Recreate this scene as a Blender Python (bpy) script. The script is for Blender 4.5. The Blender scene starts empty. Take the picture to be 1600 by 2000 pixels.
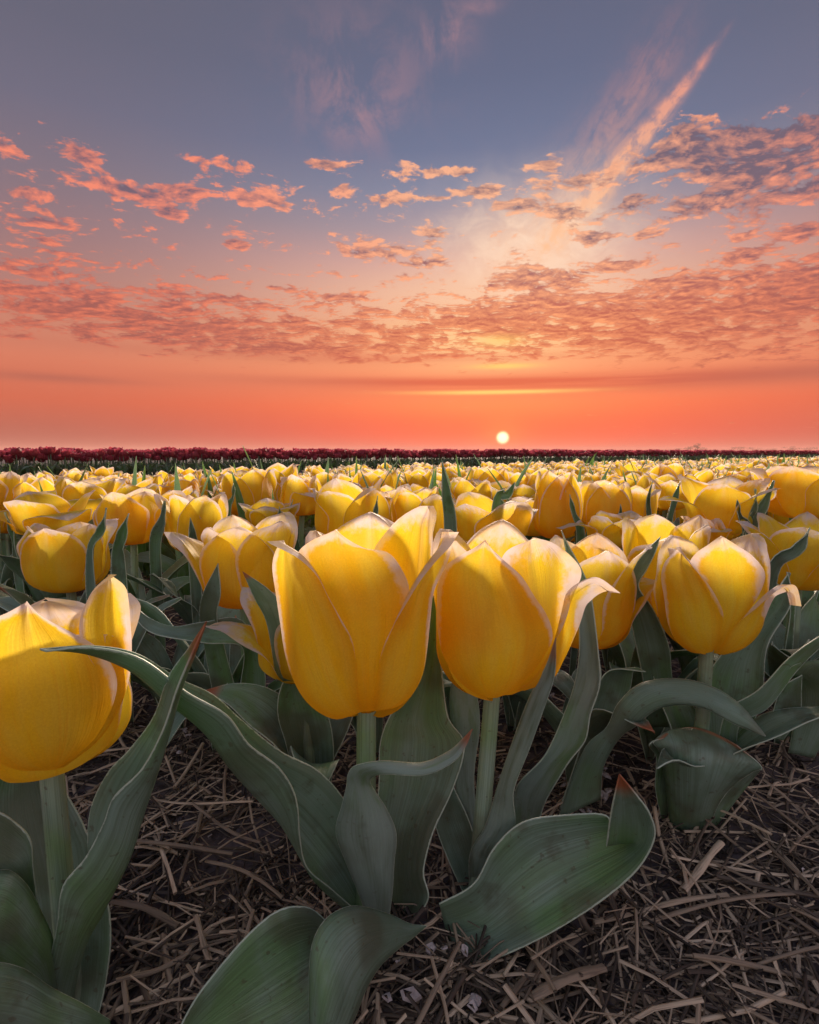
import bpy, math, random
import numpy as np
from mathutils import Vector

# ------------------------------------------------------------------ scene, camera
S = bpy.context.scene
COL = S.collection
random.seed(11)
RNG = np.random.default_rng(11)

H = 0.26                 # camera height above the soil (m)
F = 1072.0               # focal length in pixels of the 1600 x 2000 photograph
PITCH = math.radians(6.28)
cam_d = bpy.data.cameras.new("camera")
cam = bpy.data.objects.new("camera", cam_d)
COL.objects.link(cam)
cam.location = (0, 0, H)
cam.rotation_euler = (math.pi / 2 - PITCH, 0, 0)
cam_d.sensor_fit = 'VERTICAL'
cam_d.sensor_height = 30.0
cam_d.lens = F / 2000 * 30.0
cam_d.clip_start = 0.01
cam_d.clip_end = 5000
S.camera = cam

CP, SP = math.cos(PITCH), math.sin(PITCH)


def ray(px, py):
    a, b = (px - 800) / F, -(py - 1000) / F
    return np.array([a, CP + b * SP, -SP + b * CP])


def P(px, py, y):
    """the point at forward distance y (m) seen at a photograph pixel"""
    r = ray(px, py)
    return np.array([0, 0, H]) + r * (y / r[1])


def azel(px, py):
    r = ray(px, py)
    r = r / np.linalg.norm(r)
    return math.degrees(math.atan2(r[0], r[1])), math.degrees(math.asin(r[2]))


def lin(c):
    return tuple((v / 255 / 12.92) if v / 255 <= 0.04045 else ((v / 255 + 0.055) / 1.055) ** 2.4 for v in c)


# ------------------------------------------------------------------ node helper
class X:
    """a shader socket with arithmetic"""
    def __init__(self, nt, s):
        self.nt, self.s = nt, s

    def _m(self, op, *a, clamp=False):
        n = self.nt.nodes.new('ShaderNodeMath')
        n.operation = op
        n.use_clamp = clamp
        for i, v in enumerate((self,) + a):
            if isinstance(v, X):
                self.nt.links.new(v.s, n.inputs[i])
            else:
                n.inputs[i].default_value = v
        return X(self.nt, n.outputs[0])

    def __add__(s, o): return s._m('ADD', o)
    __radd__ = __add__
    def __mul__(s, o): return s._m('MULTIPLY', o)
    __rmul__ = __mul__
    def __sub__(s, o): return s._m('SUBTRACT', o)
    def __rsub__(s, o): return (s * -1.0) + o
    def __truediv__(s, o): return s._m('DIVIDE', o)
    def abs(s): return s._m('ABSOLUTE')
    def pow(s, o): return s._m('POWER', o)
    def clamp(s): return s._m('ADD', 0.0, clamp=True)
    def max(s, o): return s._m('MAXIMUM', o)
    def min(s, o): return s._m('MINIMUM', o)

    def step(s, a, b):
        """smooth 0..1 from a to b (a may be above b)"""
        n = s.nt.nodes.new('ShaderNodeMapRange')
        n.interpolation_type = 'SMOOTHSTEP'
        s.nt.links.new(s.s, n.inputs[0])
        if a <= b:
            n.inputs[1].default_value, n.inputs[2].default_value = a, b
            n.inputs[3].default_value, n.inputs[4].default_value = 0, 1
        else:
            n.inputs[1].default_value, n.inputs[2].default_value = b, a
            n.inputs[3].default_value, n.inputs[4].default_value = 1, 0
        return X(s.nt, n.outputs[0])

    def gauss(s):
        """exp(-x)"""
        return X(s.nt, (s * -1.0)._m('EXPONENT').s)


def mixc(nt, f, a, b, blend='MIX'):
    n = nt.nodes.new('ShaderNodeMix')
    n.data_type = 'RGBA'
    n.blend_type = blend
    for sock, v in ((n.inputs[0], f), (n.inputs[6], a), (n.inputs[7], b)):
        if isinstance(v, X):
            nt.links.new(v.s, sock)
        elif isinstance(v, (int, float)):
            sock.default_value = v
        else:
            sock.default_value = (v[0], v[1], v[2], 1)
    return X(nt, n.outputs[2])


def ramp(nt, x, stops):
    n = nt.nodes.new('ShaderNodeValToRGB')
    e = n.color_ramp.elements
    while len(e) < len(stops):
        e.new(0.5)
    for k, (p, c) in zip(e, stops):
        k.position = p
        k.color = (*c, 1)
    nt.links.new(x.s, n.inputs[0])
    return X(nt, n.outputs[0])


def vec(nt, x, y, z):
    n = nt.nodes.new('ShaderNodeCombineXYZ')
    for i, v in enumerate((x, y, z)):
        if isinstance(v, X):
            nt.links.new(v.s, n.inputs[i])
        else:
            n.inputs[i].default_value = v
    return X(nt, n.outputs[0])


def noise(nt, v, scale, detail=4, rough=0.5, dist=0.0, kind='Fac'):
    n = nt.nodes.new('ShaderNodeTexNoise')
    if v is not None:
        nt.links.new(v.s, n.inputs['Vector'])
    n.inputs['Scale'].default_value = scale
    n.inputs['Detail'].default_value = detail
    n.inputs['Roughness'].default_value = rough
    n.inputs['Distortion'].default_value = dist
    return X(nt, n.outputs[kind])


def vmath(nt, op, a, b=None):
    n = nt.nodes.new('ShaderNodeVectorMath')
    n.operation = op
    for i, v in enumerate((a, b)):
        if v is None:
            continue
        if isinstance(v, X):
            nt.links.new(v.s, n.inputs[i])
        else:
            n.inputs[i].default_value = v
    return X(nt, n.outputs['Value' if op in ('DOT_PRODUCT', 'LENGTH', 'DISTANCE') else 'Vector'])


# ------------------------------------------------------------------ sky
SUN_AZ, SUN_EL = azel(982, 855)
world = bpy.data.worlds.new("World")
S.world = world
world.use_nodes = True
nt = world.node_tree
nt.nodes.clear()
tc = nt.nodes.new('ShaderNodeTexCoord')
D = X(nt, tc.outputs['Generated'])
sep = nt.nodes.new('ShaderNodeSeparateXYZ')
nt.links.new(D.s, sep.inputs[0])
dx, dy, dz = (X(nt, sep.outputs[i]) for i in range(3))
R2D = 180 / math.pi
el = dz._m('ARCSINE') * R2D
az = dx._m('ARCTAN2', dy) * R2D
daz = (az - SUN_AZ).abs()
daz = daz.min(360.0 - daz)
ele = el.max(0.0) / 90.0


def rs(*st):
    return [(e / 90, lin(c)) for e, c in st]


g_sun = ramp(nt, ele, rs((0, (238, 78, 66)), (2, (250, 82, 62)), (4.5, (255, 104, 68)), (6.5, (248, 128, 88)),
                         (9, (250, 156, 108)), (12, (250, 176, 130)), (15, (238, 178, 150)), (18, (216, 168, 158)),
                         (21, (170, 152, 160)), (24, (130, 136, 160)), (27, (107, 118, 148)), (32, (97, 106, 134)),
                         (38, (93, 98, 122)), (60, (116, 121, 148)), (90, (132, 135, 160))))
g_off = ramp(nt, ele, rs((0, (162, 88, 78)), (2, (178, 90, 76)), (4.5, (208, 98, 72)), (8, (214, 120, 92)),
                         (11, (200, 128, 106)), (14, (176, 124, 116)), (18, (150, 118, 122)), (22, (129, 114, 126)),
                         (27, (110, 107, 126)), (32, (100, 100, 118)), (38, (97, 97, 113)), (60, (116, 121, 148)),
                         (90, (132, 135, 160))))
g_back = ramp(nt, ele, rs((0, (214, 184, 180)), (8, (232, 204, 200)), (20, (216, 200, 206)), (45, (172, 170, 190)),
                          (90, (132, 135, 160))))
base = mixc(nt, daz.step(2, 46), g_sun, g_off)
base = mixc(nt, daz.step(60, 150), base, g_back)

AE = vec(nt, az, el, 0.0)


def blob(px, py, rx, ry):
    """soft angular patch: 1 at its centre, 0 outside"""
    a, e = azel(px, py)
    sa = abs(azel(px + rx, py)[0] - azel(px - rx, py)[0]) / 2
    se = abs(azel(px, py - ry)[1] - azel(px, py + ry)[1]) / 2
    d = vmath(nt, 'MULTIPLY', vmath(nt, 'SUBTRACT', AE, (a, e, 0)), (1 / sa, 1 / se, 0))
    return vmath(nt, 'DOT_PRODUCT', d, d).gauss()


# the glow that stands over the sun
base = mixc(nt, (blob(1040, 490, 150, 95) * 0.85).clamp(), base, lin((255, 214, 184)))
base = mixc(nt, (blob(950, 570, 280, 55) * 0.45).clamp(), base, lin((255, 208, 168)))
base = mixc(nt, (blob(960, 665, 190, 55) * 0.70).clamp(), base, lin((255, 214, 150)))
base = mixc(nt, (blob(960, 788, 300, 26) * 0.35).clamp(), base, lin((255, 158, 92)))
base = mixc(nt, (blob(982, 874, 70, 30) * 0.75).clamp(), base, lin((255, 74, 62)))

# cloud layer, laid out on a level sheet high above the field
inv = (dz.max(0.0) + 0.10)
qx, qy = dx / inv, dy / inv
Q = vec(nt, qx, qy, 0.0)
Qs = vmath(nt, 'MULTIPLY', Q, (0.92, 1.0, 0))
warp = noise(nt, Qs, 3.4, 3, kind='Color')
Qw = vmath(nt, 'ADD', Qs, vmath(nt, 'MULTIPLY', vmath(nt, 'SUBTRACT', warp, (0.5, 0.5, 0.5)), (0.16, 0.14, 0)))


lowb = el.step(15.0, 10.0)


def puff(v):
    return noise(nt, v, 6.4, 4, 0.55) * (0.46 + lowb * 0.16) + noise(nt, v, 19.0, 5, 0.62) * (0.54 - lowb * 0.16)


n1 = puff(Qw)
n2 = puff(vmath(nt, 'ADD', Qw, (0.004, 0.032, 0)))
cov = None
for b in [(800, 640, 1300, 50, .50), (1350, 630, 330, 62, .70), (1500, 690, 260, 34, .5), (250, 645, 330, 44, .55), (620, 684, 260, 22, .5),
          (900, 700, 380, 26, .35), (980, 610, 170, 40, .3), (1120, 600, 130, 30, .34), (1450, 285, 210, 72, .62), (1560, 345, 140, 60, .62),
          (1330, 265, 90, 50, .5), (60, 425, 90, 26, .42), (95, 475, 50, 14, .5), (90, 520, 100, 26, .42),
          (130, 585, 150, 22, .5), (270, 375, 110, 22, .66), (360, 372, 50, 16, .6), (170, 300, 60, 22, .6), (20, 298, 45, 20, .6),
          (440, 322, 90, 22, .62), (520, 392, 70, 20, .72), (632, 320, 62, 12, 1.0), (330, 417, 26, 12, .8),
          (60, 378, 80, 14, .5), (770, 388, 52, 15, .9), (888, 335, 56, 13, .95), (942, 372, 48, 10, 1.0), (742, 490, 70, 14, .9),
          (785, 340, 55, 26, .5), (1012, 398, 48, 14, .85), (1050, 542, 80, 22, .85), (1058, 322, 52, 20, .7),
          (1165, 462, 44, 13, .85), (1268, 460, 36, 11, .85), (1120, 355, 90, 18, .6), (1245, 392, 44, 14, .75),
          (462, 478, 24, 9, .8), (1540, 540, 90, 34, .62), (1560, 456, 60, 16, .7), (1450, 500, 50, 16, .7), (350, 570, 55, 14, .6),
          (670, 580, 80, 10, .55), (1210, 520, 50, 10, .7), (1340, 548, 90, 18, .66), (1430, 385, 130, 22, .72),
          (830, 512, 70, 10, .6), (840, 455, 30, 12, .7), (1450, 466, 24, 8, .7), (680, 372, 40, 18, .5), (850, 385, 24, 8, .7),
          (535, 560, 30, 8, .6), (450, 582, 36, 8, .6), (1100, 415, 50, 18, .6), (240, 242, 40, 8, .4)]:
    v = blob(*b[:4]) * b[4]
    cov = v if cov is None else cov + v
cov = (cov * (el.step(13.0, 17.0) * 0.30 + 1.0) + el.step(9.0, 13.0) * el.step(27.0, 21.0) * 0.25 - el.step(25.0, 29.0) * 0.4).min(1.05)
thr = 0.612 - cov * 0.215
exc = n1 - thr
dens = exc.step(-0.012, 0.075)
thick = exc.step(0.03, 0.14)
high = el.step(11.0, 22.0)
sunny = daz.step(34, 4)
lit = ((n1 - n2) * 5.0 + 0.58 - thick * 0.22 - lowb * 0.13 + blob(800, 380, 420, 130) * 0.25 - blob(1480, 290, 300, 90) * 0.34).clamp()
c_sh = mixc(nt, high, mixc(nt, sunny, lin((158, 84, 78)), lin((196, 88, 68))), lin((112, 94, 110)))
c_lt = mixc(nt, high, mixc(nt, sunny, lin((232, 118, 88)), lin((255, 158, 104))), mixc(nt, sunny, lin((252, 140, 110)), lin((255, 182, 140))))
cloud = mixc(nt, lit, c_sh, c_lt)

# high thin streaks
def streak(x0, y0, x1, y1, w0, w1, pull):
    a0, e0 = azel(x0, y0)
    a1, e1 = azel(x1, y1)
    k = math.cos(math.radians((e0 + e1) / 2))
    ux, uy = (a1 - a0) * k, e1 - e0
    L = math.hypot(ux, uy)
    ux, uy = ux / L, uy / L
    rx, ry = (az - a0) * k, el - e0
    t = (rx * ux + ry * uy) / L
    s = rx * (-uy) + ry * ux
    w = (t.clamp() * (w1 - w0) + w0)
    d = s / w
    win = t.step(-0.08, 0.12) * t.step(1.08, 0.78)
    n = noise(nt, vec(nt, t * pull, s * 1.0 + t * 1.0, x0 * 0.01), 1.0, 7, 0.68, 0.5)
    return (d * d).gauss() * win * n.step(0.24, 0.62)


st = streak(1060, 490, 1410, 70, 1.35, 0.24, 9.0)
st2 = streak(980, 560, 1340, 20, 3.4, 1.6, 6.0) * 0.30
wn = noise(nt, vec(nt, az * 0.24, el * 0.20, 3.0), 1.0, 7, 0.68, 0.35)
wisp = (blob(700, 165, 130, 120) * 0.55 + blob(872, 65, 44, 50) * 0.85 + blob(700, 225, 60, 60) * 0.35
        + blob(940, 12, 40, 16) * 0.5) * wn.step(0.40, 0.66)
veil = blob(1040, 470, 150, 90) * noise(nt, vec(nt, az * 0.35, el * 0.5, 9.0), 1.0, 5, 0.6, 0.6).step(0.35, 0.7)
sky = mixc(nt, ((st * 1.45 + st2 * 1.2) * (noise(nt, AE, 0.75, 7, 0.66, 0.3).step(0.34, 0.58) * 0.62 + 0.38)).clamp(), base, mixc(nt, el.step(18, 33), lin((255, 196, 152)), lin((216, 142, 132))))
sky = mixc(nt, (wisp * 0.62).clamp(), sky, lin((196, 142, 144)))
sky = mixc(nt, (veil * 0.85).clamp(), sky, lin((255, 220, 192)))
sky = mixc(nt, dens * 0.92, sky, cloud)

# long flat bands low over the horizon
bn = noise(nt, vec(nt, az * 0.035, el * 1.1, 5.0), 1.0, 5, 0.55)
band = (blob(1350, 742, 620, 17) * 0.9 + blob(880, 746, 420, 10) * 0.75 + blob(90, 737, 200, 9) * 0.8 + blob(700, 700, 500, 12) * 0.4)
sky = mixc(nt, (band * bn.step(0.16, 0.52) * 1.05).clamp(), sky, mixc(nt, sunny, lin((180, 96, 80)), lin((218, 92, 68))))
gl = blob(970, 766, 150, 4.0) * 1.0 + blob(985, 715, 60, 5.5) * 0.85 + blob(975, 665, 46, 12) * 0.5
sky = mixc(nt, (gl * 1.15 * bn.step(0.12, 0.45)).clamp(), sky, lin((255, 206, 112)))

# the sun's disc in the haze
sv = Vector((math.sin(math.radians(SUN_AZ)) * math.cos(math.radians(SUN_EL)),
             math.cos(math.radians(SUN_AZ)) * math.cos(math.radians(SUN_EL)), math.sin(math.radians(SUN_EL))))
ang = vmath(nt, 'DOT_PRODUCT', D, tuple(sv)).min(1.0)._m('ARCCOSINE') * R2D
halo = (ang / 2.4)
sky = mixc(nt, ((halo * halo).gauss() * 0.55), sky, lin((255, 128, 70)))
disc = ang.step(0.80, 0.26)
sky = mixc(nt, disc, sky, (2.2, 2.0, 1.1))

nish = nt.nodes.new('ShaderNodeTexSky')
nish.sky_type = 'NISHITA'
nish.sun_disc = False
nish.sun_elevation = math.radians(SUN_EL)
nish.sun_rotation = math.radians(SUN_AZ)
bg1 = nt.nodes.new('ShaderNodeBackground')
nt.links.new(sky.s, bg1.inputs[0])
bg1.inputs[1].default_value = 0.616
bg2 = nt.nodes.new('ShaderNodeBackground')
nt.links.new(nish.outputs[0], bg2.inputs[0])
bg2.inputs[1].default_value = 0.005
addw = nt.nodes.new('ShaderNodeAddShader')
nt.links.new(bg1.outputs[0], addw.inputs[0])
nt.links.new(bg2.outputs[0], addw.inputs[1])
wout = nt.nodes.new('ShaderNodeOutputWorld')
nt.links.new(addw.outputs[0], wout.inputs[0])
world.cycles.sampling_method = 'MANUAL'
world.cycles.sample_map_resolution = 512

# ------------------------------------------------------------------ sun lamp
sun_d = bpy.data.lights.new("sun", 'SUN')
sun_d.energy = 4.6
sun_d.angle = math.radians(24)
sun_d.color = (1.0, 0.77, 0.58)
sun = bpy.data.objects.new("sun", sun_d)
COL.objects.link(sun)
LAMP_EL = 9.0
dv = Vector((math.sin(math.radians(SUN_AZ)) * math.cos(math.radians(LAMP_EL)),
             math.cos(math.radians(SUN_AZ)) * math.cos(math.radians(LAMP_EL)), math.sin(math.radians(LAMP_EL))))
sun.rotation_euler = dv.to_track_quat('Z', 'Y').to_euler()
sun.location = (3, 10, 4)

S.view_settings.view_transform = 'Standard'
S.view_settings.look = 'None'
S.view_settings.exposure = 0.7
S.view_settings.gamma = 1.0
S.view_settings.use_curve_mapping = False
S.render.engine = 'CYCLES'
cy = S.cycles
cy.max_bounces = 10
cy.diffuse_bounces = 6
cy.transmission_bounces = 8
cy.volume_bounces = 1
cy.caustics_reflective = False
cy.caustics_refractive = False
cy.sample_clamp_indirect = 6
cy.use_denoising = True


# ------------------------------------------------------------------ materials
def new_mat(name):
    m = bpy.data.materials.new(name)
    m.use_nodes = True
    t = m.node_tree
    t.nodes.clear()
    out = t.nodes.new('ShaderNodeOutputMaterial')
    return m, t, out


def uvx(t, layer):
    n = t.nodes.new('ShaderNodeUVMap')
    n.uv_map = layer
    s = t.nodes.new('ShaderNodeSeparateXYZ')
    t.links.new(n.outputs[0], s.inputs[0])
    return X(t, s.outputs[0]), X(t, s.outputs[1])


def pos(t):
    g = t.nodes.new('ShaderNodeNewGeometry')
    return X(t, g.outputs['Position'])


def objrand(t):
    o = t.nodes.new('ShaderNodeObjectInfo')
    return X(t, o.outputs['Random'])


def thin_surface(t, out, col, tcol, trans, rough, spec, bump=None, strength=0.2):
    """a thin sheet that reflects and lets light through"""
    bs = t.nodes.new('ShaderNodeBsdfPrincipled')
    t.links.new(col.s, bs.inputs['Base Color'])
    bs.inputs['Roughness'].default_value = rough
    bs.inputs['Specular IOR Level'].default_value = spec
    tr = t.nodes.new('ShaderNodeBsdfTranslucent')
    t.links.new(tcol.s, tr.inputs[0])
    if bump is not None:
        b = t.nodes.new('ShaderNodeBump')
        b.inputs['Strength'].default_value = strength
        b.inputs['Distance'].default_value = 0.001
        t.links.new(bump.s, b.inputs['Height'])
        t.links.new(b.outputs[0], bs.inputs['Normal'])
        t.links.new(b.outputs[0], tr.inputs['Normal'])
    mx = t.nodes.new('ShaderNodeMixShader')
    if isinstance(trans, X):
        t.links.new(trans.s, mx.inputs[0])
    else:
        mx.inputs[0].default_value = trans
    t.links.new(bs.outputs[0], mx.inputs[1])
    t.links.new(tr.outputs[0], mx.inputs[2])
    t.links.new(mx.outputs[0], out.inputs[0])


def petal_material(name, body, warm, green, rim, rimw=1.0):
    m, t, out = new_mat(name)
    u, v = uvx(t, 'UVMap')
    ed, rnd = uvx(t, 'edge')
    p = pos(t)
    # fine veins running up the petal
    streakn = noise(t, vec(t, u * 34.0, v * 2.2, rnd * 50.0), 1.0, 4, 0.6)
    soft = noise(t, vec(t, u * 5.0, v * 3.0, rnd * 31.0), 1.0, 3, 0.5)
    big = noise(t, p, 24.0, 3)
    c = mixc(t, soft.step(0.35, 0.75) * 0.55, body, green)
    c = mixc(t, (v.step(0.30, 0.0) * 0.55 + streakn.step(0.50, 0.72) * 0.34).clamp(), c, warm)
    c = mixc(t, big.step(0.44, 0.64) * 0.60, c, warm)
    side = ((u - 0.5).abs() * 2.0).step(0.40, 1.0)
    c = mixc(t, side * v.step(1.0, 0.5) * 0.50, c, warm)
    c = mixc(t, (side * -1.0 + 1.0) * soft.step(0.3, 0.6) * v.step(0.0, 0.35) * 0.35, c, green)
    grain = noise(t, p, 1300.0, 2, 0.7)
    c = mixc(t, grain.step(0.66, 0.36) * 0.20, c, (0.62, 0.40, 0.02))
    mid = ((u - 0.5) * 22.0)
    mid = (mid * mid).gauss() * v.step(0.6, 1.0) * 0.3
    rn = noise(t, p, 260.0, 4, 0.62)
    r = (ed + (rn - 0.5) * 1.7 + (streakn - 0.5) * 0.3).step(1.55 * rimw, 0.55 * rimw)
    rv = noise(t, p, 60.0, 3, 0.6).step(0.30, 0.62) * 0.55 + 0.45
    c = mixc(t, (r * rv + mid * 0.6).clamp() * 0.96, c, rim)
    thin_surface(t, out, c, c, 0.58, 0.50, 0.30, streakn, 0.45)
    return m


M_PETAL = petal_material('yellow_petal', (0.95, 0.740, 0.030), (0.95, 0.490, 0.010), (0.92, 0.78, 0.10), (0.88, 0.81, 0.82))
M_RED = petal_material('crimson_petal', (0.42, 0.035, 0.105), (0.44, 0.032, 0.095), (0.34, 0.026, 0.09), (0.46, 0.08, 0.17))


def leaf_material(name, outer, inner, stemlike=False, frost=0.0):
    m, t, out = new_mat(name)
    u, v = uvx(t, 'UVMap')
    ed, rnd = uvx(t, 'edge')
    p = pos(t)
    geo = t.nodes.new('ShaderNodeNewGeometry')
    vein = noise(t, vec(t, u * 48.0, v * 1.4, rnd * 40.0), 1.0, 3, 0.55)
    blotch = noise(t, p, 38.0, 4, 0.6)
    bloom = noise(t, vec(t, u * 3.0, v * 5.0, rnd * 23.0), 1.0, 4, 0.55)
    c = mixc(t, X(t, geo.outputs['Backfacing']), outer, inner)
    c = mixc(t, noise(t, p, 13.0, 2, 0.5).step(0.45, 0.62) * 0.55, c, (0.170, 0.400, 0.085))
    c = mixc(t, bloom.step(0.38, 0.68) * 0.62, c, (0.31, 0.475, 0.405))
    c = mixc(t, noise(t, p, 17.0, 3, 0.55).step(0.50, 0.62) * 0.62, c, (0.120, 0.120, 0.075))
    c = mixc(t, vein.step(0.40, 0.66) * 0.42, c, (0.100, 0.155, 0.090))
    c = mixc(t, blotch.step(0.58, 0.70) * 0.45, c, (0.085, 0.065, 0.035))
    c = mixc(t, noise(t, p, 240.0, 2, 0.5).step(0.66, 0.72) * 0.55, c, (0.11, 0.08, 0.055))
    if frost:
        c = mixc(t, bloom.step(0.25, 0.6) * frost, c, (0.38, 0.535, 0.485))
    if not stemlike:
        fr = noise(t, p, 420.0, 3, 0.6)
        c = mixc(t, (ed + (fr - 0.5) * 0.8).step(0.36, 0.06) * 0.9, c, (0.66, 0.84, 0.70))  # pale leaf margin, its colour also standing in for low-sun rim light
        tip = (v + (blotch - 0.5) * 0.08).step(0.87, 0.95)
        c = mixc(t, tip * rnd.step(0.55, 0.8) * 0.9, c, (0.50, 0.13, 0.045))
    speck = noise(t, p, 1500.0, 1)
    c = mixc(t, speck.step(0.66, 0.74) * 0.25, c, (0.35, 0.40, 0.38))
    tc2 = mixc(t, 0.75, c, (0.14, 0.36, 0.03))
    thin_surface(t, out, c, tc2, 0.0 if stemlike else 0.30, 0.40, 0.5, vein, 0.55)
    return m


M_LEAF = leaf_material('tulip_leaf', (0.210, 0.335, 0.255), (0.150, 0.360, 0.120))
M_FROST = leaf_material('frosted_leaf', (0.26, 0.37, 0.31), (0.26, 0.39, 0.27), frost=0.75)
M_STEM = leaf_material('tulip_stem', (0.33, 0.48, 0.32), (0.33, 0.48, 0.32), True)


def simple_mat(name, c1, c2, scale, rough=0.9, spec=0.2, bump=0.3, rand=0.0, c3=None):
    m, t, out = new_mat(name)
    p = pos(t)
    n = noise(t, p, scale, 5, 0.62)
    c = mixc(t, n.step(0.3, 0.7), c1, c2)
    if c3 is not None:
        c = mixc(t, noise(t, p, scale * 0.13, 4, 0.6).step(0.48, 0.66), c, c3)
    if rand:
        r = objrand(t)
        c = mixc(t, r * rand, c, (c2[0] * 1.9, c2[1] * 1.8, c2[2] * 1.6))
    b = t.nodes.new('ShaderNodeBsdfPrincipled')
    t.links.new(c.s, b.inputs['Base Color'])
    b.inputs['Roughness'].default_value = rough
    b.inputs['Specular IOR Level'].default_value = spec
    if bump:
        bb = t.nodes.new('ShaderNodeBump')
        bb.inputs['Strength'].default_value = bump
        bb.inputs['Distance'].default_value = 0.002
        t.links.new(n.s, bb.inputs['Height'])
        t.links.new(bb.outputs[0], b.inputs['Normal'])
    t.links.new(b.outputs[0], out.inputs[0])
    return m


M_SOIL = simple_mat('damp_soil', (0.060, 0.052, 0.054), (0.140, 0.124, 0.130), 170.0, 0.85, 0.3, 0.8, c3=(0.15, 0.125, 0.12))


def straw_material():
    m, t, out = new_mat('old_straw')
    u, v = uvx(t, 'UVMap')
    tone, rnd = uvx(t, 'edge')
    fib = noise(t, vec(t, u * 9.0, v * 3.0, rnd * 60.0), 1.0, 4, 0.6)
    c = ramp(t, tone, [(0.0, (0.034, 0.030, 0.026)), (0.35, (0.112, 0.092, 0.068)), (0.7, (0.33, 0.270, 0.190)), (1.0, (0.72, 0.61, 0.44))])
    c = mixc(t, fib.step(0.45, 0.7) * 0.55, c, (0.05, 0.035, 0.027))
    b = t.nodes.new('ShaderNodeBsdfPrincipled')
    t.links.new(c.s, b.inputs['Base Color'])
    b.inputs['Roughness'].default_value = 0.6
    b.inputs['Specular IOR Level'].default_value = 0.35
    t.links.new(b.outputs[0], out.inputs[0])
    return m


M_STRAW = straw_material()
M_CHIP = simple_mat('pale_chip', (0.30, 0.28, 0.28), (0.52, 0.50, 0.50), 300.0, 0.6, 0.4, 0.2)
M_CROWN = simple_mat('tree_leaves', (0.03, 0.045, 0.02), (0.06, 0.075, 0.035), 0.6, 0.9, 0.1, 0)
M_BARK = simple_mat('tree_bark', (0.06, 0.045, 0.035), (0.10, 0.08, 0.06), 3.0, 0.9, 0.1, 0)


# ------------------------------------------------------------------ mesh helpers
def smooth(x, a, b):
    t = np.clip((x - a) / (b - a), 0, 1)
    return t * t * (3 - 2 * t)


def grid_faces(n, m, off=0):
    i, j = np.meshgrid(np.arange(n - 1), np.arange(m - 1), indexing='ij')
    a = i * m + j
    return np.stack([a, a + 1, a + m + 1, a + m], -1).reshape(-1, 4) + off


def build_mesh(name, V, Q, mats, UV=None, E=None, fm=None, flat=False):
    V = np.asarray(V, np.float32).reshape(-1, 3)
    Q = np.asarray(Q, np.int32).reshape(-1, 4)
    me = bpy.data.meshes.new(name)
    me.vertices.add(len(V))
    me.vertices.foreach_set('co', V.ravel())
    me.loops.add(Q.size)
    me.loops.foreach_set('vertex_index', Q.ravel())
    me.polygons.add(len(Q))
    me.polygons.foreach_set('loop_start', np.arange(0, Q.size, 4, dtype=np.int32))
    me.polygons.foreach_set('loop_total', np.full(len(Q), 4, np.int32))
    for m in mats:
        me.materials.append(m)
    if fm is not None:
        me.polygons.foreach_set('material_index', np.asarray(fm, np.int32))
    me.polygons.foreach_set('use_smooth', np.full(len(Q), not flat, bool))
    for nm, A in (('UVMap', UV), ('edge', E)):
        l = me.uv_layers.new(name=nm)
        if A is not None:
            l.data.foreach_set('uv', np.asarray(A, np.float32).reshape(-1, 2)[Q.ravel()].ravel())
    me.update(calc_edges=True)
    return me


def obj(name, me, parent=None, thick=0.0):
    o = bpy.data.objects.new(name, me)
    COL.objects.link(o)
    if parent is not None:
        o.parent = parent
    if thick:
        md = o.modifiers.new('thickness', 'SOLIDIFY')
        md.thickness = thick
        md.offset = 0
        md.use_rim = True
    return o


def tag(o, label=None, cat=None, group=None, kind=None):
    for k, v in (('label', label), ('category', cat), ('group', group), ('kind', kind)):
        if v:
            o[k] = v
    return o


def thing(name, loc, label, cat, group=None):
    o = bpy.data.objects.new(name, None)
    o.empty_display_size = 0.02
    COL.objects.link(o)
    o.location = loc
    return tag(o, label, cat, group)


def _fade(t):
    return t * t * (3 - 2 * t)


_TAB = RNG.random((257, 257))


def vnoise(x, y, s=0):
    x = np.asarray(x) + 37.3 * s
    y = np.asarray(y) + 17.7 * s
    xi, yi = np.floor(x).astype(int), np.floor(y).astype(int)
    fx, fy = _fade(x - xi), _fade(y - yi)
    a, b = xi % 256, yi % 256
    g = _TAB
    return (g[a, b] * (1 - fx) + g[a + 1, b] * fx) * (1 - fy) + (g[a, b + 1] * (1 - fx) + g[a + 1, b + 1] * fx) * fy


def fbm(x, y, o=4, s=0):
    r, a, tot = 0, 1.0, 0
    for k in range(o):
        r = r + a * vnoise(x * 2 ** k, y * 2 ** k, s + k * 3)
        tot += a
        a *= 0.5
    return r / tot


# ------------------------------------------------------------------ ground
def soil_z(x, y):
    x, y = np.asarray(x, float), np.asarray(y, float)
    near = 1 - smooth(np.hypot(x, y), 1.2, 2.5)
    big = (fbm(x * 7, y * 7, 2, 1) - 0.5) * 0.022
    fine = (fbm(x * 60, y * 60, 4, 5) - 0.5) * 0.010
    return near * (big + fine) - 0.002


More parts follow.
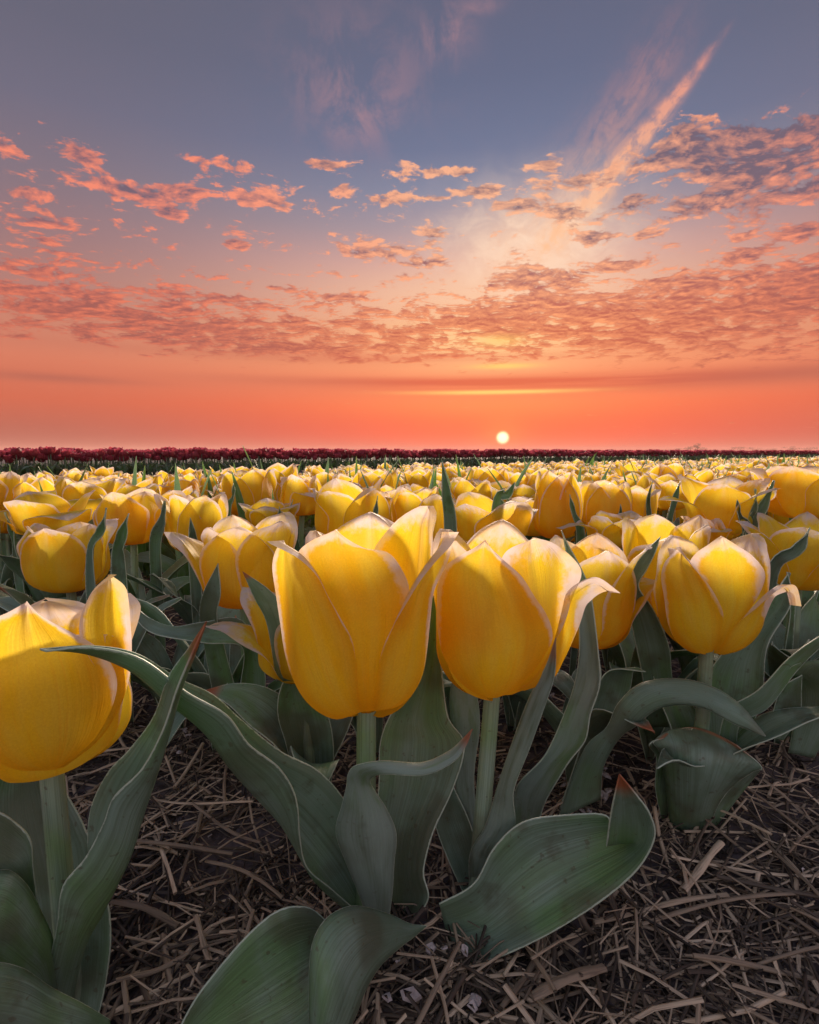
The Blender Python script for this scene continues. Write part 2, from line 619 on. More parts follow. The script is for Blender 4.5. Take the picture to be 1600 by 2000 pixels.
def make_ground():
    nr, na = 300, 420
    r = np.concatenate([np.linspace(0.05, 1.3, 190), np.geomspace(1.32, 1500, nr - 190)])
    # fine in front of the camera, coarse behind
    a = np.concatenate([np.linspace(-0.95, 0.95, 330), np.linspace(0.95, 2 * math.pi - 0.95, na - 330 + 2)[1:-1]])
    a = np.append(a, a[0] + 2 * math.pi)
    R, A = np.meshgrid(r, a, indexing='ij')
    x, y = R * np.sin(A), R * np.cos(A)
    z = soil_z(x, y)
    V = np.stack([x, y, z], -1).reshape(-1, 3)
    Q = grid_faces(len(r), len(a))
    c = len(V)
    V = np.vstack([V, [[0, 0, 0]]])
    m = len(a)
    cap = np.array([[c, j + 1, j, c] for j in range(m - 1)])
    me = build_mesh('ground', V, Q[:, ::-1], [M_SOIL])
    return obj('ground', me)


tag(make_ground(), kind='structure', label='dark damp soil of the tulip field')


# ------------------------------------------------------------------ tulip geometry
def petal(nu, nv, phi, Rm=0.038, Hh=0.085, W=0.036, top=0.9, curv=1.0, flare=0.0, flop=0.0, curl=(0.1, 0.1), ruffle=0.002,
          crease=0.001, rise=0.0, tp=3.2, seed=0, rimw=1.0, lift=0.0, tpe=0.78, **_):
    """one petal of a cup: phi 0 faces -Y (towards the camera), positive turns towards +X"""
    rg = np.random.default_rng(seed + 1000)
    v = np.linspace(0, 1, nv) ** 0.92
    v[-1] = 0.997
    u = np.linspace(-1, 1, nu)
    U, V = np.meshgrid(u, v, indexing='ij')
    vb = 0.40
    t = np.clip((V - vb) / (1 - vb), 0, 1)
    q = np.clip(V / vb, 0, 1) * math.pi / 2
    r = np.where(V < vb, Rm * np.sin(q) ** 0.82, Rm * (1 + (top - 1) * t ** 1.5))
    z = np.where(V < vb, 0.34 * Hh * (1 - np.cos(q)), 0.34 * Hh + 0.66 * Hh * t)
    r = r + flare * t ** 2.6
    z = z * (1 + rise) - flop * t ** 3.2
    s = V ** 0.55 * (1 - V ** tp) ** tpe
    s = s / s.max()
    w = W * s
    a = U * w
    rho = np.maximum(r, 0.013) * curv * (1 + 0.5 * t)
    th = np.clip(a / rho, -1.45, 1.45)
    xt = rho * np.sin(th)
    xn = r - rho * (1 - np.cos(th))
    e = np.abs(U)
    c = np.where(U < 0, curl[0], curl[1])
    k = smooth(e, 0.62, 1.0) ** 1.5 * smooth(V, 0.18, 0.55)
    xn = xn + c * W * k
    xt = xt - np.sign(U) * np.abs(c) * W * 0.35 * k
    # wavy margins and soft dents
    f1, f2, p1, p2 = rg.uniform(6, 9), rg.uniform(12, 17), rg.uniform(0, 6.3), rg.uniform(0, 6.3)
    wv = np.sin(V * f1 + p1 + np.sign(U) * p2) + 0.5 * np.sin(V * f2 + p2 + np.sign(U) * 1.7)
    tipf = smooth(V, 1.0, 0.90)
    xn = xn + ruffle * wv * e ** 3 * smooth(V, 0.3, 0.7) * tipf
    z = z + ruffle * 0.8 * np.sin(V * f2 + p1 + U * 7) * e ** 2 * smooth(V, 0.5, 0.9) * tipf
    z = z + 0.0012 * np.sin(U * 5 + p1) * smooth(V, 0.72, 0.92) * tipf
    d1, d2, d3 = rg.uniform(-1, 1, 3)
    xn = xn + 0.0020 * np.sin(U * 2.6 + d1 * 3) * np.sin(V * 5 + d2 * 3) * smooth(V, 0.1, 0.4)
    xn = xn - crease * np.exp(-(U / 0.10) ** 2) * smooth(V, 0.25, 0.7) * smooth(V, 1.0, 0.88) + crease * 0.5 * np.exp(-((np.abs(U) - 0.17) / 0.07) ** 2) * smooth(V, 0.25, 0.7)
    # a small beak at the tip
    xn = xn + 0.0025 * smooth(V, 0.9, 1.0)
    ph = phi
    n = np.array([math.sin(ph), -math.cos(ph)])
    tt = np.array([math.cos(ph), math.sin(ph)])
    x = n[0] * xn + tt[0] * xt
    y = n[1] * xn + tt[1] * xt
    pts = np.stack([x, y, z + lift], -1)
    de = (1 - e) * w
    dv = (1 - V) * Hh
    edge = np.minimum(de / (0.0019 + 0.0040 * V ** 4), dv / 0.0075 + 0.08) / rimw + 1.6 * smooth(V, 0.50, 0.22)
    seedv = rg.random()
    UV = np.stack([(U + 1) / 2, V], -1)
    E = np.stack([edge, np.full_like(U, seedv)], -1)
    return pts.reshape(-1, 3), grid_faces(nu, nv), UV.reshape(-1, 2), E.reshape(-1, 2)


def cup_petal(stations, hb, Rm, Hh, top=0.92, rs=1.0, curl=(0.0, 0.0), nu=23, nv=44, rimw=1.0, seed=0, tipout=0.0, ruffle=0.0008):
    """a petal lying on a cup of revolution standing at hb, its outline given base to tip by sight lines"""
    rg = np.random.default_rng(seed + 5000)
    L, R = [], []
    for st_ in stations:
        if hasattr(st_[0], '__len__'):
            L.append(st_[0]), R.append(st_[1])
        else:
            L.append(st_), R.append(st_)
    Ls, Rs = spline(L, nv), spline(R, nv)
    u = np.linspace(-1, 1, nu)
    px = Ls[:, None, 0] * (1 - u) / 2 + Rs[:, None, 0] * (1 + u) / 2
    py = Ls[:, None, 1] * (1 - u) / 2 + Rs[:, None, 1] * (1 + u) / 2
    a, b = (px - 800) / F, -(py - 1000) / F
    d = np.stack([a, CP + b * SP, -SP + b * CP], -1)
    d = d / d[..., 1:2]
    ys = np.linspace(hb[1] - Rm * 1.35, hb[1], 500)
    pt = d[..., None, :] * ys[:, None] + np.array([0, 0, H])
    z = (pt[..., 2] - hb[2]) / Hh
    zb = 0.34
    cq = np.arccos(np.clip(1 - z / zb, -1, 1))
    rr = np.where(z < zb, np.sin(np.clip(cq, 0, math.pi / 2)) ** 0.82, 1 + (top - 1) * np.clip((z - zb) / (1 - zb), 0, 1.3) ** 1.5)
    rr = np.where(z < 0, 0.02, rr) * Rm * rs
    f = np.hypot(pt[..., 0] - hb[0], pt[..., 1] - hb[1]) - rr
    neg = f < 0
    k = np.where(neg.any(-1), neg.argmax(-1), f.argmin(-1))
    V = np.take_along_axis(pt, k[..., None, None], 2)[:, :, 0]
    # even out the grid where sight lines graze the cup
    for _ in range(3):
        V[1:-1, 1:-1] = 0.5 * V[1:-1, 1:-1] + 0.125 * (V[:-2, 1:-1] + V[2:, 1:-1] + V[1:-1, :-2] + V[1:-1, 2:])
    rad = V - hb
    rad[..., 2] = 0
    rad /= np.linalg.norm(rad, axis=2, keepdims=True) + 1e-9
    t = np.linspace(0, 1, nv)[:, None]
    e = np.abs(u)[None, :]
    cv = np.where(u < 0, curl[0], curl[1])[None, :]
    p1, p2, f1 = rg.uniform(0, 6.3), rg.uniform(0, 6.3), rg.uniform(7, 10)
    off = cv * 0.036 * smooth(e, 0.7, 1.0) ** 1.5 * smooth(t, 0.2, 0.5) + tipout * smooth(t, 0.75, 1.0) ** 2
    off = off + ruffle * np.sin(t * f1 + p1 + np.sign(u)[None, :] * p2) * e ** 3 * smooth(t, .35, .7)
    off = off + 0.0011 * np.sin(u[None, :] * 3.1 + p2) * np.sin(t * 5 + p1) * smooth(t, 0.1, 0.4)
    off = off - 0.0012 * np.exp(-(u[None, :] / .09) ** 2) * smooth(t, .3, .7)
    V = V + rad * off[..., None]
    wid = np.linalg.norm(np.diff(V, axis=1), axis=2).sum(1)[:, None] / 2
    de = (1 - e) * wid
    edge = np.minimum(de / (0.0020 + 0.0034 * t ** 4), (1 - t) * Hh / 0.0075 + 0.08) / rimw + 1.6 * smooth(t, 0.50, 0.25)
    UV = np.stack(np.broadcast_arrays((u[None, :] + 1) / 2, t), -1)
    E = np.stack([edge, np.full_like(edge, rg.random())], -1)
    return V.reshape(-1, 3) - hb, grid_faces(nv, nu)[:, ::-1], UV.reshape(-1, 2), E.reshape(-1, 2)


def tilt(V, lean, ldir):
    """lean a head (radians) towards compass direction ldir"""
    if not lean:
        return V
    ax = np.array([-math.cos(ldir), -math.sin(ldir), 0.0])  # horizontal axis
    ax = np.array([math.cos(ldir + math.pi / 2), math.sin(ldir + math.pi / 2), 0.0])
    c, s = math.cos(lean), math.sin(lean)
    return V * c + np.cross(ax, V) * s + np.outer(V @ ax, ax) * (1 - c)


def spline(pts, n):
    """Catmull-Rom through pts, n samples"""
    p = np.asarray(pts, float)
    k = len(p)
    p = np.vstack([2 * p[:1] - p[1:2], p, 2 * p[-1:] - p[-2:-1]])
    s = np.linspace(0, k - 1, n)
    i = np.minimum(s.astype(int), k - 2)
    t = (s - i)
    sh = (n,) + (1,) * (p.ndim - 1)
    t = t.reshape(sh)
    a, b, c, d = p[i], p[i + 1], p[i + 2], p[i + 3]
    return 0.5 * (2 * b + (c - a) * t + (2 * a - 5 * b + 4 * c - d) * t * t + (3 * b - a - 3 * c + d) * t ** 3)


def tube(pts, rad, k=10, n=14):
    c = spline(pts, n)
    rr = np.interp(np.linspace(0, 1, n), np.linspace(0, 1, len(rad)), rad)
    T = np.gradient(c, axis=0)
    T /= np.linalg.norm(T, axis=1, keepdims=True) + 1e-12
    ref = np.array([0.0, 1.0, 0.0]) if abs(T[:, 1]).mean() < 0.8 else np.array([1.0, 0, 0])
    A = np.cross(T, ref)
    A /= np.linalg.norm(A, axis=1, keepdims=True) + 1e-12
    B = np.cross(T, A)
    th = np.linspace(0, 2 * math.pi, k + 1)
    V = c[:, None] + rr[:, None, None] * (np.cos(th)[None, :, None] * A[:, None] + np.sin(th)[None, :, None] * B[:, None])
    UV = np.stack(np.meshgrid(np.linspace(0, 1, n), np.linspace(0, 1, k + 1), indexing='ij')[::-1], -1)
    E = np.stack([np.full((n, k + 1), 2.0), np.full((n, k + 1), random.random())], -1)
    return V.reshape(-1, 3), grid_faces(n, k + 1), UV.reshape(-1, 2), E.reshape(-1, 2)


def blade(spine, widths, face, fold=0.25, twist=0.0, wave=0.0, nu=7, nv=22, rnd=None, fold_tip=None):
    """a leaf along a spine; widths are half widths; face is the direction its inner side looks at"""
    c = spline(spine, nv)
    t = np.linspace(0, 1, nv)
    w = np.interp(t, np.linspace(0, 1, len(widths)), widths)
    w = spline(np.array(widths)[:, None], nv)[:, 0].clip(0.0003)
    T = np.gradient(c, axis=0)
    T /= np.linalg.norm(T, axis=1, keepdims=True) + 1e-12
    fc = np.asarray(face, float)
    fc = np.broadcast_to(fc, T.shape) if fc.ndim == 1 else spline(fc, nv)
    Sd = np.cross(T, fc)
    Sd /= np.linalg.norm(Sd, axis=1, keepdims=True) + 1e-12
    N = np.cross(Sd, T)
    tw = twist * t ** 1.5
    S2 = Sd * np.cos(tw)[:, None] + N * np.sin(tw)[:, None]
    N2 = -Sd * np.sin(tw)[:, None] + N * np.cos(tw)[:, None]
    u = np.linspace(-1, 1, nu)
    p1 = random.uniform(0, 6.3)
    fl = fold * (1 - 0.5 * t) if fold_tip is None else fold + (fold_tip - fold) * t
    V = (c[:, None] + S2[:, None] * (u[None, :, None] * w[:, None, None] * np.cos(fl * 0.9)[:, None, None])
         + N2[:, None] * ((np.abs(u)[None, :] ** 1.6 * w[:, None]) * np.sin(fl)[:, None]
                          + wave * np.sin(t * 15 + p1)[:, None] * u[None, :] ** 2 * np.sign(u)[None, :] * smooth(t, 0.1, 0.4)[:, None])[..., None])
    rv = random.random() if rnd is None else rnd
    UV = np.stack(np.meshgrid(t, (u + 1) / 2, indexing='ij')[::-1], -1)
    ed = (1 - np.abs(u))[None, :] * w[:, None] / 0.0016
    E = np.stack([ed, np.full_like(ed, rv)], -1)
    return V.reshape(-1, 3), grid_faces(nv, nu), UV.reshape(-1, 2), E.reshape(-1, 2)


def sheet(stations, nu=11, nv=46, rnd=0.2, camber=0.0, wave=0.0, flip=False):
    """a leaf given by stations base..tip: (left), (right) or (left), (mid), (right), each a photograph pixel and a distance"""
    L, M, R = [], [], []
    for s in stations:
        if len(s) == 3 and not hasattr(s[0], '__len__'):
            p = P(*s)
            L.append(p), M.append(p), R.append(p)
        elif len(s) == 2:
            a, b = P(*s[0]), P(*s[1])
            m = (a + b) / 2
            vdir = m - np.array([0, 0, H])
            m = m + vdir / np.linalg.norm(vdir) * camber * min(1.0, np.linalg.norm(a - b) / 0.03)
            L.append(a), M.append(m), R.append(b)
        else:
            a, m, b = (P(*k) for k in s)
            L.append(a), M.append(m), R.append(b)
    A = np.stack([np.array(L), np.array(M), np.array(R)], 1)
    C = spline(A, nv)
    u = np.linspace(-1, 1, nu)
    t = np.linspace(0, 1, nv)
    V = (C[:, 0][:, None] * (u * (u - 1) / 2)[None, :, None] + C[:, 1][:, None] * (1 - u * u)[None, :, None]
         + C[:, 2][:, None] * (u * (u + 1) / 2)[None, :, None])
    if wave:
        d1 = np.gradient(V, axis=0)
        d2 = np.gradient(V, axis=1)
        N = np.cross(d1, d2)
        N /= np.linalg.norm(N, axis=2, keepdims=True) + 1e-12
        V = V + N * (wave * np.sin(t * 17 + rnd * 30)[:, None] * np.abs(u)[None, :] ** 2.5)[..., None]
    wid = np.linalg.norm(np.diff(V, axis=1), axis=2).sum(1) / 2
    ed = (1 - np.abs(u))[None, :] * wid[:, None] / 0.0013
    E = np.stack([ed, np.full_like(ed, rnd)], -1)
    UV = np.stack(np.meshgrid(t, (u + 1) / 2, indexing='ij')[::-1], -1)
    Q = grid_faces(nv, nu)
    return V.reshape(-1, 3), Q[:, ::-1] if flip else Q, UV.reshape(-1, 2), E.reshape(-1, 2)


def proc_leaf(length, width, az_, arch, twist=0.0, fold=0.5, wave=0.002, foot=(0, 0, 0), nu=7, nv=20, rnd=None, up=1.0, droop=0.0):
    """a leaf springing from the foot of a plant: rises, then bows outwards"""
    d = np.array([math.sin(az_), -math.cos(az_), 0.0])
    f = np.array(foot, float)
    n = 7
    pts = []
    for i in range(n):
        t = i / (n - 1)
        ang = (0.12 + arch * t ** 1.4)
        if i == 0:
            p = f.copy()
        else:
            st = length / (n - 1)
            a0 = min(0.15 + arch * t ** 1.3 + droop * t ** 3, 2.4)
            p = pts[-1] + st * (d * math.sin(a0) + np.array([0, 0, 1.0]) * math.cos(a0) * up)
        pts.append(p)
    widths = np.array([0.40, 0.74, 0.98, 1.0, 0.82, 0.48, 0.03]) * width
    face = -d + np.array([0, 0, 0.25])
    faces = [(-d * math.cos(a) + np.array([0, 0, 1.0]) * math.sin(a)) for a in np.linspace(0.1, min(arch + droop, 2.0), n)]
    return blade(pts, widths, np.array(faces), fold, twist, wave, nu, nv, rnd, fold_tip=0.15)


def join(parts):
    """(V, Q, UV, E, material index) pieces into one set of arrays"""
    Vs, Qs, Us, Es, Fm = [], [], [], [], []
    o = 0
    for V, Q, U, E, m in parts:
        Vs.append(V), Qs.append(Q + o), Us.append(U), Es.append(E), Fm.append(np.full(len(Q), m))
        o += len(V)
    return np.vstack(Vs), np.vstack(Qs), np.vstack(Us), np.vstack(Es), np.concatenate(Fm)


def head_petals(kind, seed, nu=11, nv=16, Rm=0.037, Hh=0.078, spin=0.0):
    """six petals of a random head; kind: cup, egg, open, ruffled"""
    rg = random.Random(seed)
    out = []
    k = dict(cup=dict(top=0.88, fl=0.004, W=0.98), egg=dict(top=0.62, fl=0.0, W=1.02), open=dict(top=1.12, fl=0.014, W=0.98),
             ruffled=dict(top=1.0, fl=0.010, W=1.02))[kind]
    for i in range(6):
        inner = i % 2
        ph = spin + i * math.pi / 3 + rg.uniform(-0.10, 0.10)
        wild = rg.random() < (0.35 if kind in ('open', 'ruffled') else 0.12) and not inner
        out.append(dict(phi=ph, Rm=Rm * (0.83 if inner else 1.0) * rg.uniform(0.96, 1.04), Hh=Hh * (1.0 if inner else 0.98) * rg.uniform(0.93, 1.07),
                        W=Rm * k['W'] * rg.uniform(0.92, 1.05), top=k['top'] * rg.uniform(0.93, 1.07),
                        flare=k['fl'] * rg.uniform(0.2, 1.4) + (rg.uniform(0.012, 0.026) if wild else 0),
                        flop=rg.uniform(0.010, 0.03) if wild else 0.0,
                        curl=(rg.uniform(0.0, 0.06 if inner else 0.34), rg.uniform(0.0, 0.06 if inner else 0.34)), curv=rg.uniform(0.96, 1.04) if inner else rg.uniform(1.0, 1.22),
                        ruffle=rg.uniform(0.001, 0.0060 if kind == 'ruffled' else 0.0032), seed=rg.randrange(10 ** 6), tp=rg.uniform(1.7, 3.6),
                        crease=rg.uniform(0.0006, 0.0022), rimw=rg.uniform(0.55, 1.1)))
    return out


def stem_arrays(p0, p1, r0=0.0042, r1=0.0038, k=10, n=12, bow=(0, 0)):
    p0, p1 = np.array(p0, float), np.array(p1, float)
    m = (p0 + p1) / 2 + np.array([bow[0], bow[1], 0])
    return tube([p0 - [0, 0, 0.01], (p0 + m) / 2 + np.array([bow[0], bow[1], 0]) * 0.25, m, (m + p1) / 2 + np.array([bow[0], bow[1], 0]) * 0.25, p1 + [0, 0, 0.002]],
                [r0, r1], k, n)


def hand_tulip(label, cx, by, y, petals, group=None, lean=0.0, ldir=0.0, leaves=(), foot_dx=0.0, foot_dy=0.0, nu=15, nv=26, stem_r=0.0042, cat='tulip', auto=(), by_low=0.0):
    """a tulip whose head base is seen at pixel (cx, by) at distance y; all its parts are children of an Empty at its foot"""
    hb = P(cx, by, y)
    # the lowest visible point of the cup lies a little in front of its base
    fx, fy = hb[0] + foot_dx, hb[1] + foot_dy
    foot = np.array([fx, fy, float(soil_z(fx, fy))])
    root = thing('yellow_tulip', foot, label, cat, group)
    hl = hb - foot
    for p in petals:
        if 'st' in p:
            p = dict(p)
            V, Q, U, E = cup_petal(p.pop('st'), hb, **p)
            V = V + hl
        else:
            V, Q, U, E = petal(nu, nv, **p)
            V = tilt(V, lean, ldir) + hl
        obj('petal', build_mesh('petal', V, Q, [M_PETAL], U, E), root)
    V, Q, U, E = stem_arrays((0, 0, 0), hl, stem_r * 1.12, stem_r)
    obj('stem', build_mesh('stem', V, Q, [M_STEM], U, E), root)
    for lf in leaves:
        V, Q, U, E = lf[:4]
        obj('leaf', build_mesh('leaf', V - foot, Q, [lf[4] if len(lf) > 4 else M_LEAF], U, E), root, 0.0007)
    for a in auto:
        V, Q, U, E = proc_leaf(**a)
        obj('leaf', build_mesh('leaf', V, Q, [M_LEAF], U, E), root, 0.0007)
    return root


def spike(root_px, tip_px, y0, y1, w, side=0.0, bend=0.0, rnd=0.3):
    """an upright pointed leaf: from (px, py) to its tip, half width w"""
    w *= 0.68
    a, b = P(root_px[0], root_px[1], y0), P(tip_px[0], tip_px[1], y1)
    g = np.array([a[0] - (b[0] - a[0]) * 0.3, a[1] + 0.01, 0.0])
    m = (a + b) / 2 + np.array([bend, 0, 0])
    m2 = a * 0.25 + b * 0.75 + np.array([bend * 0.8, 0, 0])
    return blade([g, (g + a) / 2, a, m, m2, b], [w * 0.7, w * 1.0, w, w * 0.78, w * 0.46, 0.0003],
                 np.array([math.sin(side), -math.cos(side), 0.2]), 0.55, 0.0, 0.0015, 7, 26, rnd, fold_tip=0.75)


R_ = math.radians


def pet(phi, **k):
    k['phi'] = R_(phi)
    return k


def rnd_leaves(rg, n=3, big=1.0, tall=0.0):
    a0 = rg.uniform(0, 6.3)
    return [dict(length=rg.uniform(.13, .19) * big, width=rg.uniform(.013, .021), az_=a0 + k * 6.28 / n + rg.uniform(-.5, .5), arch=rg.uniform(.35, 1.25),
                 twist=rg.uniform(-1.0, 1.0), fold=rg.uniform(.35, .8), wave=rg.uniform(.001, .003), droop=rg.uniform(0, .8), rnd=rg.random()) for k in range(n)] + \
        ([dict(length=rg.uniform(.215, .275) * big, width=rg.uniform(.007, .011), az_=rg.uniform(0, 6.3), arch=rg.uniform(.06, .28), twist=rg.uniform(-.6, .6),
               fold=.7, wave=.001, droop=rg.uniform(0, .4), rnd=rg.random() * .6)] if rg.random() < tall else [])


# ------------------------------------------------------------------ the big tulips in front
# leaves of the centre tulip
L1 = sheet([(722, 1800, .270), ((715, 1720, .272), (690, 1780, .268), (652, 1745, .255)), ((705, 1640, .270), (648, 1730, .262), (602, 1700, .246)),
            ((676, 1568, .266), (596, 1664, .254), (590, 1640, .238)), ((622, 1506, .259), (548, 1604, .246), (580, 1562, .230)),
            ((545, 1464, .249), (496, 1552, .236), (548, 1508, .222)), ((472, 1406, .238), (446, 1496, .226), (488, 1458, .214)),
            ((420, 1358, .227), (398, 1430, .217), (444, 1392, .207)), ((350, 1325, .214), (328, 1372, .207), (362, 1347, .199)),
            ((265, 1275, .200), (258, 1312, .196), (272, 1290, .190)), ((170, 1261, .187), (172, 1277, .185), (166, 1267, .181)),
            (78, 1268, .178)], nu=13, nv=70, rnd=0.2, wave=0.0012)
L8 = sheet([((728, 1825, .262), (755, 1825, .262)), ((702, 1748, .257), (766, 1748, .257)), ((676, 1684, .252), (770, 1686, .254)),
            ((656, 1624, .247), (774, 1628, .251)), ((668, 1572, .2425), (756, 1582, .248)), ((677, 1534, .239), (734, 1548, .245)),
            ((680, 1511, .236), (724, 1530, .242)), ((696, 1494, .233), (729, 1517, .236)), ((748, 1486, .229), (752, 1512, .226)),
            ((822, 1490, .226), (828, 1514, .221)), ((876, 1468, .223), (884, 1490, .219)), ((906, 1442, .221), (911, 1456, .218)),
            (923, 1424, .218)], nu=11, nv=80, rnd=0.75, camber=-0.007)
L9 = sheet([((742, 1835, .276), (800, 1815, .274)), ((735, 1770, .279), (840, 1756, .272)), ((735, 1700, .283), (826, 1700, .275)),
            ((735, 1610, .288), (842, 1630, .280)), ((738, 1530, .295), (888, 1540, .288)), ((742, 1455, .304), (908, 1455, .292)),
            ((764, 1400, .312), (872, 1400, .306)), ((815, 1300, .322), (864, 1300, .318)), ((836, 1200, .326), (860, 1200, .324)),
            (849, 1110, .327)], nu=11, nv=60, rnd=0.1, camber=0.012, wave=0.0012)
L6a = sheet([(690, 1860, .232), ((622, 1784, .226), (662, 1960, .212)), ((580, 1770, .220), (632, 2020, .206)), ((535, 1783, .215), (600, 2060, .201)),
             ((480, 1830, .210), (540, 2085, .197)), ((420, 1900, .205), (470, 2090, .195)), ((375, 1962, .201), (410, 2090, .195)),
             (320, 2070, .196)], rnd=0.25, camber=0.010)
L6b = sheet([((608, 2040, .190), (622, 2110, .188)), ((605, 1990, .193), (640, 2085, .189)), ((605, 1900, .196), (668, 2040, .192)),
             ((613, 1835, .200), (694, 1985, .197)), ((642, 1790, .207), (716, 1930, .204)), ((690, 1770, .217), (744, 1885, .215)),
             ((750, 1782, .230), (782, 1850, .228)), ((800, 1804, .240), (808, 1830, .240)), (833, 1808, .247)], rnd=0.15, camber=-0.010)
hand_tulip('largest yellow tulip at front centre, two broad outer petals parted in front', 716, 1392, .272, [
    dict(st=[((698, 1394), (708, 1389)), ((655, 1405), (703, 1372)), ((612, 1383), (699, 1330)), ((580, 1342), (696, 1285)), ((556, 1280), (689, 1240)),
             ((544, 1215), (672, 1202)), ((535, 1150), (650, 1162)), ((531, 1108), (630, 1123)), ((536, 1080), (604, 1092)), ((548, 1064), (578, 1070)), (562, 1055)],
         Rm=.0398, Hh=.098, top=.96, curl=(.0, .16), seed=1, tipout=.003),
    dict(st=[((731, 1389), (742, 1388)), ((735, 1370), (775, 1381)), ((738, 1335), (806, 1357)), ((740, 1295), (829, 1316)), ((747, 1255), (839, 1265)),
             ((762, 1214), (845, 1210)), ((783, 1172), (849, 1160)), ((806, 1130), (859, 1126)), ((832, 1094), (869, 1098)), ((856, 1066), (875, 1066)), (871, 1039)],
         Rm=.0398, Hh=.100, top=.98, curl=(.16, .0), seed=2),
    pet(180, Rm=.039, Hh=.101, W=.040, top=.86, curl=(.2, .2), seed=3, ruffle=.003),
    dict(st=[((704, 1390), (734, 1388)), ((690, 1350), (746, 1350)), ((668, 1280), (768, 1280)), ((638, 1210), (788, 1210)), ((608, 1150), (794, 1150)),
             ((588, 1100), (776, 1106)), ((588, 1076), (752, 1076)), ((608, 1056), (716, 1070)), ((636, 1043), (682, 1053)), (656, 1034)],
         Rm=.0398, Hh=.098, top=.96, rs=.86, curl=(.0, .06), seed=4, rimw=1.9, ruffle=.0016),
    pet(112, Rm=.0300, Hh=.107, W=.036, top=1.02, curl=(.16, .0), curv=1.1, seed=5, tp=4.6, rimw=1.2),
    pet(-115, Rm=.032, Hh=.094, W=.034, top=.88, curl=(.0, .0), seed=6, ruffle=.0035, tp=4)],
    leaves=[L1, (*L8, M_FROST), L9, L6a, L6b], foot_dx=-.002, nu=25, nv=40, stem_r=.0050)

# right neighbour
L7 = sheet([((858, 1765, .264), (886, 1878, .258)), ((925, 1726, .262), (960, 1874, .251)), ((965, 1656, .265), (1050, 1836, .247)), ((1020, 1606, .268), (1130, 1790, .245)),
            ((1100, 1592, .270), (1198, 1742, .243)), ((1186, 1594, .266), (1250, 1692, .240)), ((1184, 1652, .251), (1279, 1635, .238)),
            ((1192, 1596, .242), (1270, 1590, .236)), ((1201, 1550, .237), (1244, 1553, .235)), (1210, 1512, .234)],
           nu=13, nv=70, rnd=0.95, camber=0.014)
L10 = sheet([((915, 1700, .300), (940, 1720, .300)), ((905, 1620, .305), (935, 1640, .305)), ((888, 1520, .312), (926, 1520, .312)), ((882, 1420, .318), (937, 1420, .318)),
             ((880, 1345, .322), (930, 1350, .322)), (905, 1260, .326)], rnd=.1, camber=-.004)
L10b = sheet([((920, 1775, .290), (948, 1770, .290)), ((880, 1690, .296), (945, 1690, .296)), ((850, 1610, .302), (915, 1600, .302)),
              ((846, 1550, .306), (890, 1545, .306)), (858, 1470, .312)], rnd=.2, camber=.006)
L11 = sheet([((918, 1740, .292), (950, 1745, .288)), ((918, 1668, .288), (978, 1660, .280)), ((948, 1612, .284), (1006, 1612, .276)), ((974, 1530, .279), (1004, 1545, .270)),
             ((1000, 1452, .273), (1036, 1460, .265)), ((1034, 1362, .266), (1066, 1376, .260)), ((1066, 1302, .261), (1084, 1318, .257)),
             (1086, 1246, .255)], nv=60, rnd=.7, camber=-.003)
L12 = sheet([((1000, 1640, .330), (1048, 1640, .325)), ((1005, 1560, .328), (1062, 1570, .320)), ((1020, 1520, .326), (1104, 1502, .316)), ((1066, 1468, .324), (1144, 1450, .314)),
             ((1104, 1392, .324), (1152, 1392, .314)), ((1126, 1320, .324), (1172, 1330, .316)), ((1130, 1240, .324), (1170, 1258, .318)), ((1124, 1170, .325), (1156, 1176, .320)),
             ((1112, 1110, .326), (1136, 1116, .323)), (1097, 1036, .327)], nv=60, rnd=.2, camber=.006, wave=.0012)
hand_tulip('big yellow tulip right of centre with one side petal curled over outwards', 962, 1356, .292, [
    dict(st=[((956, 1364), (972, 1363)), ((923, 1351), (1005, 1347)), ((891, 1323), (1040, 1313)), ((869, 1283), (1059, 1276)), ((858, 1235), (1067, 1240)), ((854, 1180), (1055, 1196)),
             ((856, 1140), (1037, 1163)), ((868, 1108), (1015, 1124)), ((900, 1084), (986, 1095)), ((926, 1070), (964, 1072)), (948, 1054)],
         Rm=.0368, Hh=.092, top=.90, curl=(.0, .12), seed=11),
    dict(st=[((1010, 1348), (1025, 1349)), ((1043, 1323), (1077, 1329)), ((1066, 1285), (1102, 1286)), ((1085, 1235), (1118, 1232)), ((1098, 1185), (1128, 1186)), ((1106, 1155), (1145, 1171)),
             ((1128, 1136), (1165, 1158)), ((1155, 1127), (1180, 1153)), (1193, 1157)],
         Rm=.0368, Hh=.092, top=.96, curl=(.10, .10), seed=12, rimw=1.8, ruffle=.0016),
    pet(-128, Rm=.031, Hh=.090, W=.034, top=.86, curl=(.2, .2), seed=13, rimw=1.4),
    dict(st=[((985, 1358), (1000, 1357)), ((1008, 1330), (1062, 1328)), ((1018, 1280), (1088, 1272)), ((1016, 1220), (1098, 1225)), ((998, 1160), (1108, 1165)), ((978, 1112), (1119, 1120)),
             ((986, 1080), (1104, 1088)), ((1010, 1062), (1074, 1060)), (1045, 1050)],
         Rm=.0368, Hh=.094, top=.98, rs=.88, curl=(.0, .06), seed=14, rimw=2.8, ruffle=.0016),
    pet(165, Rm=.033, Hh=.094, W=.036, top=.9, curl=(.2, .2), seed=15, rimw=1.5),
    pet(-70, Rm=.0285, Hh=.088, W=.030, top=.80, curl=(.0, .0), seed=16)],
    leaves=[L7, (*L10, M_FROST), L10b, (*L11, M_FROST), (*L12, M_FROST)], foot_dx=-.008, nu=25, nv=40, stem_r=.0045)

